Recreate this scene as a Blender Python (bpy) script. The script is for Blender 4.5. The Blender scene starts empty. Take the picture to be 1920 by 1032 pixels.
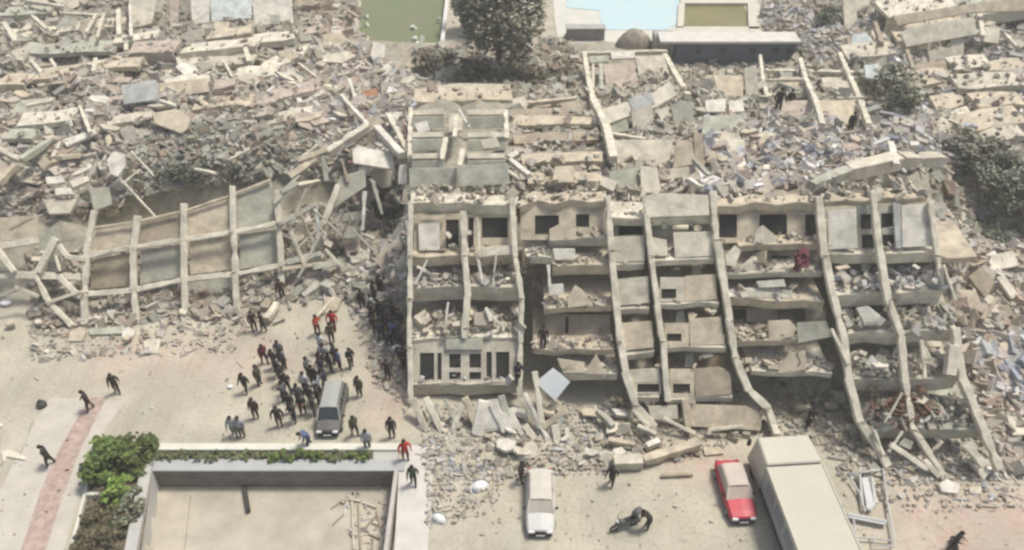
import bpy, bmesh, math, random
import numpy as np
from mathutils import Vector, Matrix, noise as mnoise
random.seed(7); rng = np.random.default_rng(11)
S = bpy.context.scene; COL = S.collection
# ---------------------------------------------------------------- camera
DEP = math.radians(40.0); F = 1500.0; CH = 43.0
cd = bpy.data.cameras.new('camera'); cam = bpy.data.objects.new('camera', cd); COL.objects.link(cam)
cam.location = (0, 0, CH); cam.rotation_euler = (math.radians(90) - DEP, 0, 0)
cd.sensor_fit = 'HORIZONTAL'; cd.sensor_width = 36.0; cd.lens = 36.0 * F / 1920.0
cd.clip_start = 0.5; cd.clip_end = 3000; S.camera = cam
# ---------------------------------------------------------------- sky and sun
sv = Vector((0.34, 0.17, 0.92)).normalized()
el = math.asin(sv.z); az = math.atan2(sv.x, sv.y)
W = bpy.data.worlds.new('World'); S.world = W; W.use_nodes = True
nt = W.node_tree; nt.nodes.clear()
sky = nt.nodes.new('ShaderNodeTexSky'); sky.sky_type = 'NISHITA'; sky.sun_disc = False
sky.sun_elevation = el; sky.sun_rotation = az; sky.dust_density = 4.0; sky.air_density = 0.8; sky.ozone_density = 0.6
bg = nt.nodes.new('ShaderNodeBackground'); bg.inputs[1].default_value = 0.105
wo = nt.nodes.new('ShaderNodeOutputWorld')
nt.links.new(sky.outputs[0], bg.inputs[0]); nt.links.new(bg.outputs[0], wo.inputs[0])
sl = bpy.data.lights.new('sun', 'SUN'); so = bpy.data.objects.new('sun', sl); COL.objects.link(so)
sl.energy = 2.5; sl.angle = math.radians(11.0); sl.color = (1.0, 0.96, 0.87)
so.rotation_euler = (-sv).to_track_quat('-Z', 'Y').to_euler(); so.location = (30, 60, 90)
S.view_settings.view_transform = 'Standard'; S.view_settings.look = 'None'
S.view_settings.gamma = 1.0; S.view_settings.exposure = 0.33; S.view_settings.use_curve_mapping = False
S.cycles.filter_width = 2.6
S.cycles.max_bounces = 5; S.cycles.diffuse_bounces = 3; S.cycles.glossy_bounces = 2; S.cycles.transmission_bounces = 2
# ---------------------------------------------------------------- geometry of the view
cD, sD = math.cos(DEP), math.sin(DEP)
def ray(px, py):
    u = (px - 960) / F; v = (py - 516) / F
    return u, cD - v * sD, -(sD + v * cD)
def G(px, py, z=0.0):
    a, b, c = ray(px, py); t = (z - CH) / c
    return Vector((a * t, b * t, z))
K = math.tan(math.radians(48))
BL = [G(*p) for p in [(600, 750), (770, 765), (980, 780), (1230, 812), (1450, 822), (1640, 872), (1880, 905), (2100, 920)]]
BLX = [p.x for p in BL]; BLY = [p.y for p in BL]
def Y0(x): return np.interp(x, BLX, BLY)
LL = [G(*p) for p in [(-300, 600), (0, 606), (160, 606), (300, 600), (450, 580), (540, 560), (650, 540)]]
LLX = [p.x for p in LL]; LLY = [p.y for p in LL]
def Y1(x): return np.interp(x, LLX, LLY)
def face(px, py, off=0.0, base=Y0, k=K):
    a, b, c = ray(px, py); x = 0.0
    for _ in range(12):
        y0 = float(base(x)); t = (CH + k * y0 - off) / (b * k - c); x = a * t
    return Vector((a * t, b * t, CH + c * t))
def B(px, py, off=0.0): return face(px, py, off)
def Lf(px, py, off=0.0): return face(px, py, off, Y1)
# ---------------------------------------------------------------- terrain
cps = []
def cp(px, py, z):
    p = G(px, py, z); cps.append((p.x, p.y, z))
for py in range(620, 1061, 40):
    for px in range(-200, 760, 70): cp(px, py, 0)
for py in (900, 930, 960, 1000, 1040):
    for px in range(780, 2200, 80): cp(px, py, 0)
for a in [(0,600,.3),(100,600,.3),(200,590,.5),(300,585,.5),(400,570,.5),(500,560,.5),(600,560,.3),(660,560,.2),(720,620,.2),(730,560,.6),
          (100,540,1),(250,520,1),(400,500,1),(540,520,.8),(600,500,1.2),(650,470,1.5),(700,450,2),(740,480,1.4),(740,420,2.4),(640,430,1.5),
          (50,500,1.2),(0,520,1),(-100,540,1),(30,420,2.5),(-80,450,2),(120,410,3),(200,400,2.2),(280,395,2),(360,385,2),(450,360,2.5),(520,400,2),(560,430,1.5),
          (0,350,5),(100,340,5.5),(200,330,5.5),(300,320,5),(400,310,5.5),(480,300,5.5),(560,320,4.5),(640,330,4),(700,340,4),(-150,350,4),
          (0,250,6),(150,250,6.5),(300,250,6.5),(450,240,7),(600,240,6.5),(700,260,6),(750,300,5),(-150,250,5),
          (0,170,6),(150,170,6),(300,170,6.5),(450,170,6.5),(600,170,6),(700,180,5),(740,230,5.5),(-150,170,5),
          (0,90,5),(150,90,5),(300,90,5),(450,90,5),(560,90,4.5),(640,100,3),(0,20,4),(150,20,4),(300,20,4),(450,20,4),(560,20,2.5),(620,20,1.0),
          (660,30,0),(700,0,0),(760,0,0),(820,0,0),(700,60,0.2),(760,60,0),(820,60,0),(700,95,1.8),(760,110,2),(820,110,1.5),(700,130,3),(770,150,3.5),
          (850,140,2),(900,150,2),(960,150,2),(1020,130,2),(860,60,0),(900,30,0),(960,30,0),(1020,30,0),(1030,80,1),(840,175,5),(900,175,5),(980,180,5),
          (1060,30,0),(1120,30,0),(1180,20,0),(1250,30,0),(1320,30,0),(1380,20,0),(1430,30,.6),(1100,75,1),(1160,85,1),(1250,90,1),(1350,95,.3),(1450,110,.3),
          (1500,30,1.5),(1550,60,2),(1520,90,2),(1560,10,1),(1620,60,3),(1700,60,4),(1800,60,4),(1900,60,4),(2000,60,4),(1650,10,3),(1800,0,3.5),(1950,0,3.5),
          (1600,110,3),(1700,130,3),(1800,140,4.5),(1900,140,5),(2000,150,5),(1660,190,4),(1760,190,5),(1850,200,6),(1920,210,6),(2050,220,6),
          (1700,240,6),(1780,260,6),(1860,280,5),(1920,300,4.5),(2050,300,5),(1780,330,6),(1850,360,4.5),(1920,380,4),(1820,420,3),(1900,440,3),(2050,420,3),
          (1790,440,5),(1830,480,4),(1900,500,3.4),(2050,500,3),(1820,540,3.2),(1900,560,3),(1840,600,2.6),(1920,620,2.5),(2050,620,2.5),
          (1850,680,2),(1920,700,1.8),(1880,760,1.2),(1920,780,.8),(2050,750,1),(1920,850,.2),(2050,850,.1)]: cp(*a)
for px in range(790, 1780, 60):
    if 1230 < px < 1500: cp(px, 112, .2); cp(px, 128, .3)
    else: cp(px, 120 if px > 1000 else 165, 3.2 if px < 1560 else 3.5)
    for py, z in ((150, 5.0), (200, 8.0), (250, 9.4), (300, 9.8), (360, 10.2), (420, 10.4)):
        if py == 150 and (px < 1060 or 1230 < px < 1500): continue
        cp(px, py, z)
    for d in (-1.5, -4.5):
        q = G(px, 800, 0); cps.append((q.x, float(Y0(q.x)) + d, 0.15))
CP = np.array(cps)
gx = np.arange(-95, 95.01, 0.5); gy = np.arange(6, 150.01, 0.5)
GX, GY = np.meshgrid(gx, gy, indexing='ij')
def shep(X, Yv):
    out = np.zeros(X.shape); ws = np.zeros(X.shape)
    for x, y, z in CP:
        d2 = (X - x) ** 2 + (Yv - y) ** 2
        s = 2.3 if y < 62 else 4.0
        w = np.exp(-d2 / (2 * s * s)) + 1e-5 / (1 + d2) ** 1.5
        out += w * z; ws += w
    return out / ws
XB0 = G(768, 600, 3).x; XB1 = G(1800, 700, 2).x
BH = shep(GX, GY)
sl_in = np.maximum(0.1, (GY - Y0(GX) - 4.6) * K)
m = (GX > XB0 - 0.3) & (GX < XB1)
BH = np.where(m, np.minimum(BH, sl_in), BH)
m2 = (GX < XB0 - 0.3) & (GX > G(560, 600, 0).x)
yard = [G(283, 868, 0), G(748, 868, 0)]
YX0, YX1, YY1 = G(268, 1000, 0).x, G(742, 900, 0).x, G(500, 872, 0).y
YZ = -1.7
YL0, YL1 = G(276, 872, 0), G(255, 1032, 0)
leftX = YL0.x + (YL1.x - YL0.x) * (GY - YL0.y) / (YL1.y - YL0.y)
inyard = (GX > leftX) & (GX < YX1) & (GY < YY1) & (GY > 14)
def nz(x, y, s, o): return mnoise.fractal(Vector((x * s, y * s, o)), 1.0, 2.0, 4)
NZ = np.array([[nz(x, y, 0.28, 3.1) for y in gy] for x in gx])
NZ2 = np.array([[mnoise.noise(Vector((x * 1.1, y * 1.1, 7.7))) for y in gy] for x in gx])
amp = np.clip((BH - 0.25) / 1.2, 0, 1)
HOLL = [(640,385,2.4,3.5),(655,415,2.4,2.5),(738,395,2.2,2.0),(600,335,1.6,1.8),(215,384,1.8,3.6),(260,380,2.0,4.2),(310,378,2.0,4.2),(360,368,2.0,4.2),(410,356,1.8,4),(460,340,1.6,3.5),(160,388,1.6,2.5),
 (1655,180,3.2,3.5),(1640,150,2.5,2.5),(290,132,3,1.6),(110,118,3.4,1.6),(430,122,3,1.5),(520,135,3,1.6),(1600,355,2.5,1.5),(1660,350,2.5,1.5),(1370,175,1.6,1.5),(1860,330,2,1.5),(1850,420,2,1.2),(560,400,1.5,1.8),(700,330,1.5,1.5),
 (90,185,2.2,1.5),(20,60,2.5,1.5),(1450,190,1.2,1),(1720,60,2.5,1.5),(1800,105,2.5,1.5),(1900,40,2.5,1.5),(60,395,2.5,2)]
BH = np.maximum(BH - 0.12, 0)
for px, py, r, d in HOLL:
    zz = float(shep(np.array([[G(px, py, 5).x]]), np.array([[G(px, py, 5).y]]))[0, 0]); q = G(px, py, zz)
    BH = BH - d * np.exp(-((GX - q.x) ** 2 + (GY - q.y) ** 2) / (r * r))
BH = np.maximum(BH, 0)
court = (GY > G(700, 88, 0).y) & (GX > G(650, 80, 0).x) & (GX < G(1420, 60, 0).x)
amp = np.where(court, 0, amp)
BH = BH + amp * (NZ * 0.9 + NZ2 * 0.35)
BH = np.where(court, 0.0, BH)
BH = np.where(inyard, YZ, BH)
def hgt(x, y):
    i = np.clip((np.asarray(x) - gx[0]) / 0.5, 0, len(gx) - 1.001); j = np.clip((np.asarray(y) - gy[0]) / 0.5, 0, len(gy) - 1.001)
    i0 = i.astype(int); j0 = j.astype(int); a = i - i0; b = j - j0
    return (BH[i0, j0] * (1 - a) * (1 - b) + BH[i0 + 1, j0] * a * (1 - b) + BH[i0, j0 + 1] * (1 - a) * b + BH[i0 + 1, j0 + 1] * a * b)
ts = np.arange(40, 150, 0.3)
def Tn(px, py):
    px = np.asarray(px, float); py = np.asarray(py, float)
    u = (px - 960) / F; v = (py - 516) / F; b = cD - v * sD; c = -(sD + v * cD)
    X = u[:, None] * ts; Yv = b[:, None] * ts; Z = CH + c[:, None] * ts
    below = Z < hgt(X, Yv); k = np.argmax(below, axis=1); k = np.where(below.any(axis=1), k, len(ts) - 1)
    t = ts[k] - 0.15
    x = u * t; y = b * t
    return np.stack([x, y, hgt(x, y)], 1)
def T(px, py, dz=0.0):
    r = Tn([px], [py])[0]; return Vector((r[0], r[1], r[2] + dz))
# ---------------------------------------------------------------- materials
MATS = {}
def mat(name, c, rough=0.9, var=0.16, sc=0.7, bump=0.25, c2=None, attr=False, metal=0.0):
    if name in MATS: return MATS[name]
    m = bpy.data.materials.new(name); m.use_nodes = True; n = m.node_tree; n.nodes.clear(); L = n.links
    o = n.nodes.new('ShaderNodeOutputMaterial'); p = n.nodes.new('ShaderNodeBsdfPrincipled'); L.new(p.outputs[0], o.inputs[0])
    p.inputs['Roughness'].default_value = rough; p.inputs['Metallic'].default_value = metal
    p.inputs['Specular IOR Level'].default_value = 0.3
    tc = n.nodes.new('ShaderNodeNewGeometry')
    n1 = n.nodes.new('ShaderNodeTexNoise'); n1.inputs['Scale'].default_value = sc; n1.inputs['Detail'].default_value = 8; n1.inputs['Roughness'].default_value = 0.65
    L.new(tc.outputs['Position'], n1.inputs['Vector'])
    r = n.nodes.new('ShaderNodeValToRGB'); L.new(n1.outputs[0], r.inputs[0])
    r.color_ramp.elements[0].position = 0.33; r.color_ramp.elements[1].position = 0.68
    a = c2 if c2 else tuple(x * (1 - var * 1.3) for x in c)
    r.color_ramp.elements[0].color = (*a, 1); r.color_ramp.elements[1].color = (*[min(1, x * (1 + var * 0.6)) for x in c], 1)
    colout = r.outputs[0]
    if attr:
        at = n.nodes.new('ShaderNodeAttribute'); at.attribute_name = 'Col'
        mx = n.nodes.new('ShaderNodeMix'); mx.data_type = 'RGBA'; mx.blend_type = 'MULTIPLY'; mx.inputs[0].default_value = 1.0
        L.new(r.outputs[0], mx.inputs[6]); L.new(at.outputs['Color'], mx.inputs[7]); colout = mx.outputs[2]
    L.new(colout, p.inputs['Base Color'])
    if bump:
        n2 = n.nodes.new('ShaderNodeTexNoise'); n2.inputs['Scale'].default_value = sc * 6; n2.inputs['Detail'].default_value = 6
        L.new(tc.outputs['Position'], n2.inputs['Vector'])
        b = n.nodes.new('ShaderNodeBump'); b.inputs['Strength'].default_value = bump; b.inputs['Distance'].default_value = 0.105
        L.new(n2.outputs[0], b.inputs['Height']); L.new(b.outputs[0], p.inputs['Normal'])
    MATS[name] = m; return m
cc = dict(
 conc=(.58,.55,.475), grey=(.44,.44,.39), green=(.47,.48,.42), beige=(.58,.52,.42), pink=(.52,.45,.40), white=(.72,.70,.65),
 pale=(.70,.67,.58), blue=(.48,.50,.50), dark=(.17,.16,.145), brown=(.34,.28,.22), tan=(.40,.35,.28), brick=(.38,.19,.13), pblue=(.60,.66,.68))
def C(k): r, g, b = cc[k]; return mat('concrete_' + k, (r * .985, g * .965, b * .895), var=0.26, sc=1.1)
# ---------------------------------------------------------------- mesh helpers
class MB:
    def __init__(s): s.v = []; s.f = []; s.c = []
    def add(s, vs, fs, col=None):
        o = len(s.v); s.v += [tuple(x) for x in vs]; s.f += [tuple(i + o for i in f) for f in fs]; s.c += [col or (1, 1, 1)] * len(fs)
    def hexa(s, a, col=None):      # a: 4 bottom + 4 top
        s.add(a, [(3,2,1,0),(4,5,6,7),(0,1,5,4),(1,2,6,5),(2,3,7,6),(3,0,4,7)], col)
    def box(s, c, ax, ay, az, col=None):   # centre and three half vectors
        c = Vector(c); q = [(-1,-1),(1,-1),(1,1),(-1,1)]
        s.hexa([c + ax * i + ay * j - az for i, j in q] + [c + ax * i + ay * j + az for i, j in q], col)
    def bx(s, x0, x1, y0, y1, z0, z1, M=None):
        vs = [Vector(p) for p in [(x0,y0,z0),(x1,y0,z0),(x1,y1,z0),(x0,y1,z0),(x0,y0,z1),(x1,y0,z1),(x1,y1,z1),(x0,y1,z1)]]
        if M is not None: vs = [M @ p for p in vs]
        s.hexa(vs)
    def prism(s, pts, vec, col=None):
        n = len(pts); vec = Vector(vec); a = [Vector(p) for p in pts]
        s.add(a + [p + vec for p in a], [tuple(range(n))[::-1], tuple(range(n, 2 * n))] + [(i, (i + 1) % n, n + (i + 1) % n, n + i) for i in range(n)], col)
    def bar(s, p, q, w, h, up=(0, 0, 1), col=None):
        p = Vector(p); q = Vector(q); d = (q - p); 
        if d.length < 1e-4: return
        dn = d.normalized(); sd = dn.cross(Vector(up))
        if sd.length < 1e-3: sd = dn.cross(Vector((1, 0, 0)))
        sd.normalize(); u = sd.cross(dn).normalized()
        s.box((p + q) / 2, d / 2, sd * w / 2, u * h / 2, col)
    def rough(s, p, q, w, h, up=(0, 0, 1), jit=.05, bow=0.):   # a bar with worn, uneven edges
        p = Vector(p); q = Vector(q); d = q - p; dn = d.normalized(); sd = dn.cross(Vector(up)).normalized(); u = sd.cross(dn).normalized(); n = max(2, int(d.length / .55)); rings = []
        for i in range(n + 1):
            c = p + d * (i / n) + sd * random.uniform(-jit, jit) * .25; k = 1 + random.uniform(-.06, .04) - (.3 if random.random() < .09 else 0)
            rings.append([c + sd * (a * w / 2 * k + random.uniform(-jit, jit) * .5) + u * (b * h / 2 * k + random.uniform(-jit, jit) * .5) for a, b in ((-1,-1),(1,-1),(1,1),(-1,1))])
        vs = [v for r in rings for v in r]; fs = [(i * 4 + k, i * 4 + (k + 1) % 4, i * 4 + 4 + (k + 1) % 4, i * 4 + 4 + k) for i in range(n) for k in range(4)] + [(3,2,1,0), tuple(n * 4 + k for k in range(4))]
        s.add(vs, fs)
    def tube(s, pts, rad, n=6):
        pts = [Vector(p) for p in pts]; rs = rad if isinstance(rad, (list, tuple)) else [rad] * len(pts); vs = []; fs = []
        for i, p in enumerate(pts):
            d = (pts[min(i + 1, len(pts) - 1)] - pts[max(i - 1, 0)]).normalized()
            a = d.cross(Vector((0.13, 0.2, 1))); a = a if a.length > 1e-3 else d.cross(Vector((1, 0, 0))); a.normalize(); b = d.cross(a)
            vs += [p + (a * math.cos(2 * math.pi * k / n) + b * math.sin(2 * math.pi * k / n)) * rs[i] for k in range(n)]
        for i in range(len(pts) - 1):
            fs += [(i * n + k, i * n + (k + 1) % n, (i + 1) * n + (k + 1) % n, (i + 1) * n + k) for k in range(n)]
        fs += [tuple(range(n))[::-1], tuple((len(pts) - 1) * n + k for k in range(n))]
        s.add(vs, fs)
    def build(s, name, m, parent=None, bevel=0.0, smooth=False, loc=None, attr=False):
        me = bpy.data.meshes.new(name)
        if parent is not None:
            L = Vector(parent['_o']) if '_o' in parent else parent.location
        else:
            if loc is None:
                a = np.array(s.v); loc = Vector(((a[:, 0].min() + a[:, 0].max()) / 2, (a[:, 1].min() + a[:, 1].max()) / 2, a[:, 2].min()))
            L = Vector(loc)
        me.from_pydata([tuple(Vector(v) - L) for v in s.v], [], s.f)
        if attr:
            ca = me.color_attributes.new('Col', 'FLOAT_COLOR', 'CORNER')
            arr = np.repeat(np.array(s.c, dtype=np.float32), [len(f) for f in s.f], axis=0)
            arr = np.concatenate([arr, np.ones((len(arr), 1), np.float32)], 1)
            ca.data.foreach_set('color', arr.ravel())
        me.update(); bm = bmesh.new(); bm.from_mesh(me); bmesh.ops.recalc_face_normals(bm, faces=bm.faces); bm.to_mesh(me); bm.free()
        if smooth:
            for p in me.polygons: p.use_smooth = True
        me.materials.append(m); o = bpy.data.objects.new(name, me); COL.objects.link(o)
        if parent is not None: o.parent = parent
        else: o.location = L
        if bevel:
            b = o.modifiers.new('bevel', 'BEVEL'); b.width = bevel; b.segments = 1
        return o
LABELS = {}
def tag(o, label, cat, group=None, kind=None):
    if label: o['label'] = label
    if cat: o['category'] = cat
    if group: o['group'] = group
    o['kind'] = kind or 'thing'
    return o
def thing(name, label, cat, loc, group=None, rz=0.0):
    o = bpy.data.objects.new(name, None); COL.objects.link(o); o.location = loc; o.rotation_euler = (0, 0, rz); o.empty_display_size = 0.3
    return tag(o, label, cat, group)
def struct(o): o['kind'] = 'structure'; return o
def sub(o, parent):   # re-parent as sub-part (all parts share the thing's origin)
    o.parent = parent; return o
def inpoly(px, py, P):
    r = False; j = len(P) - 1
    for i in range(len(P)):
        if (P[i][1] > py) != (P[j][1] > py) and px < (P[j][0] - P[i][0]) * (py - P[i][1]) / (P[j][1] - P[i][1]) + P[i][0]: r = not r
        j = i
    return r
# ---------------------------------------------------------------- ground
ex = np.concatenate([[-1500, -600, -250, -140], gx, [140, 250, 600, 1500]]); ey = np.concatenate([[-600, -150, -30], gy, [190, 300, 700, 2500]])
nx, ny = len(ex), len(ey)
vs = []
for x in ex:
    for y in ey: vs.append((x, y, float(hgt(min(max(x, gx[0]), gx[-1]), min(max(y, gy[0]), gy[-1]))) if (gx[0] <= x <= gx[-1] and gy[0] <= y <= gy[-1]) else 0.0))
fs = [(i * ny + j, (i + 1) * ny + j, (i + 1) * ny + j + 1, i * ny + j + 1) for i in range(nx - 1) for j in range(ny - 1)]
me = bpy.data.meshes.new('ground'); me.from_pydata(vs, [], fs); me.update()
for p in me.polygons: p.use_smooth = True
go = bpy.data.objects.new('ground', me); COL.objects.link(go); go['kind'] = 'structure'
def ground_mat():
    m = bpy.data.materials.new('dusty_ground'); m.use_nodes = True; n = m.node_tree; L = n.links; p = n.nodes['Principled BSDF']
    p.inputs['Roughness'].default_value = 0.95; p.inputs['Specular IOR Level'].default_value = 0.2
    g = n.nodes.new('ShaderNodeNewGeometry')
    def noi(s, d=6, r=.6):
        t = n.nodes.new('ShaderNodeTexNoise'); t.inputs['Scale'].default_value = s; t.inputs['Detail'].default_value = d; t.inputs['Roughness'].default_value = r; L.new(g.outputs['Position'], t.inputs['Vector']); return t
    def ramp(src, a, b, ca, cb):
        r = n.nodes.new('ShaderNodeValToRGB'); r.color_ramp.elements[0].position = a; r.color_ramp.elements[1].position = b
        r.color_ramp.elements[0].color = (*ca, 1); r.color_ramp.elements[1].color = (*cb, 1); L.new(src, r.inputs[0]); return r
    def mix(f, a, b):
        x = n.nodes.new('ShaderNodeMix'); x.data_type = 'RGBA'; L.new(f, x.inputs[0]); L.new(a, x.inputs[6]); L.new(b, x.inputs[7]); return x.outputs[2]
    base = ramp(noi(0.35).outputs[0], .35, .68, (.455, .43, .34), (.53, .51, .415))
    pink = ramp(noi(0.5, 5).outputs[0], .3, .7, (.49, .37, .30), (.54, .44, .37))
    pm = ramp(noi(0.13, 4).outputs[0], .5, .66, (0, 0, 0), (1, 1, 1))
    sx = n.nodes.new('ShaderNodeSeparateXYZ'); L.new(g.outputs['Position'], sx.inputs[0])
    def mrange(src, a, b):
        r = n.nodes.new('ShaderNodeMapRange'); r.inputs[1].default_value = a; r.inputs[2].default_value = b; L.new(src, r.inputs[0]); return r.outputs[0]
    def math_(op, a, b):
        r = n.nodes.new('ShaderNodeMath'); r.operation = op
        for i, v in enumerate((a, b)):
            if isinstance(v, float): r.inputs[i].default_value = v
            else: L.new(v, r.inputs[i])
        r.use_clamp = True; return r.outputs[0]
    def patch(x0, x1, y0, y1, e):
        f = math_('MULTIPLY', mrange(sx.outputs[0], x0 - e, x0 + e), mrange(sx.outputs[0], x1 + e, x1 - e))
        f = math_('MULTIPLY', f, mrange(sx.outputs[1], y0 - e, y0 + e)); f = math_('MULTIPLY', f, mrange(sx.outputs[1], y1 + e, y1 - e))
        return math_('MULTIPLY', f, mrange(noi(0.9, 6, .7).outputs[0], .32, .6))
    pA = patch(G(150, 670, 0).x, G(560, 670, 0).x, G(300, 705, 0).y, G(300, 645, 0).y, 2.0)
    pB = patch(G(1640, 940, 0).x, 60.0, 20.0, G(1700, 900, 0).y, 2.5); pC = patch(G(1230, 870, 0).x, G(1400, 870, 0).x, G(1300, 905, 0).y, G(1300, 840, 0).y, 1.2); pD = patch(G(690, 700, 0).x, G(770, 700, 0).x, G(700, 800, 0).y, G(700, 560, 0).y, 1.0)
    pall = math_('MAXIMUM', math_('MAXIMUM', pA, pB), math_('MAXIMUM', pC, pD)); pall = math_('MAXIMUM', pall, math_('MULTIPLY', pm.outputs[0], .25))
    c1 = mix(pall, base.outputs[0], pink.outputs[0])
    # stretched noise for tyre and drag marks, larger stains
    mp = n.nodes.new('ShaderNodeMapping'); mp.inputs['Rotation'].default_value = (0, 0, .5); mp.inputs['Scale'].default_value = (1.3, .16, 1); L.new(g.outputs['Position'], mp.inputs[0])
    tn = noi(1.0, 5, .6); L.new(mp.outputs[0], tn.inputs['Vector']); tr = ramp(tn.outputs[0], .40, .56, (.86, .85, .83), (1, 1, 1))
    m4 = n.nodes.new('ShaderNodeMix'); m4.data_type = 'RGBA'; m4.blend_type = 'MULTIPLY'; m4.inputs[0].default_value = .4; L.new(c1, m4.inputs[6]); L.new(tr.outputs[0], m4.inputs[7])
    st2 = ramp(noi(.22, 3, .5).outputs[0], .38, .6, (.88, .88, .88), (1.04, 1.03, 1.02)); m5 = n.nodes.new('ShaderNodeMix'); m5.data_type = 'RGBA'; m5.blend_type = 'MULTIPLY'; m5.inputs[0].default_value = 1; L.new(m4.outputs[2], m5.inputs[6]); L.new(st2.outputs[0], m5.inputs[7])
    c1 = m5.outputs[2]
    # rubble colour on the heaps, by height above the street
    rb = ramp(noi(1.3, 8, .7).outputs[0], .3, .7, (.25, .23, .18), (.43, .405, .33))
    mr = n.nodes.new('ShaderNodeMapRange'); mr.inputs[1].default_value = 0.2; mr.inputs[2].default_value = 1.1; L.new(sx.outputs[2], mr.inputs[0])
    c2 = mix(mr.outputs[0], c1, rb.outputs[0])
    sp = ramp(noi(3.5, 6, .75).outputs[0], .42, .5, (.80, .77, .72), (1, 1, 1))
    mm = n.nodes.new('ShaderNodeMix'); mm.data_type = 'RGBA'; mm.blend_type = 'MULTIPLY'; mm.inputs[0].default_value = 0.6
    L.new(c2, mm.inputs[6]); L.new(sp.outputs[0], mm.inputs[7]); L.new(mm.outputs[2], p.inputs['Base Color'])
    b = n.nodes.new('ShaderNodeBump'); b.inputs['Strength'].default_value = .35; b.inputs['Distance'].default_value = .2
    L.new(noi(4, 8, .7).outputs[0], b.inputs['Height']); L.new(b.outputs[0], p.inputs['Normal'])
    return m
me.materials.append(ground_mat())
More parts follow.
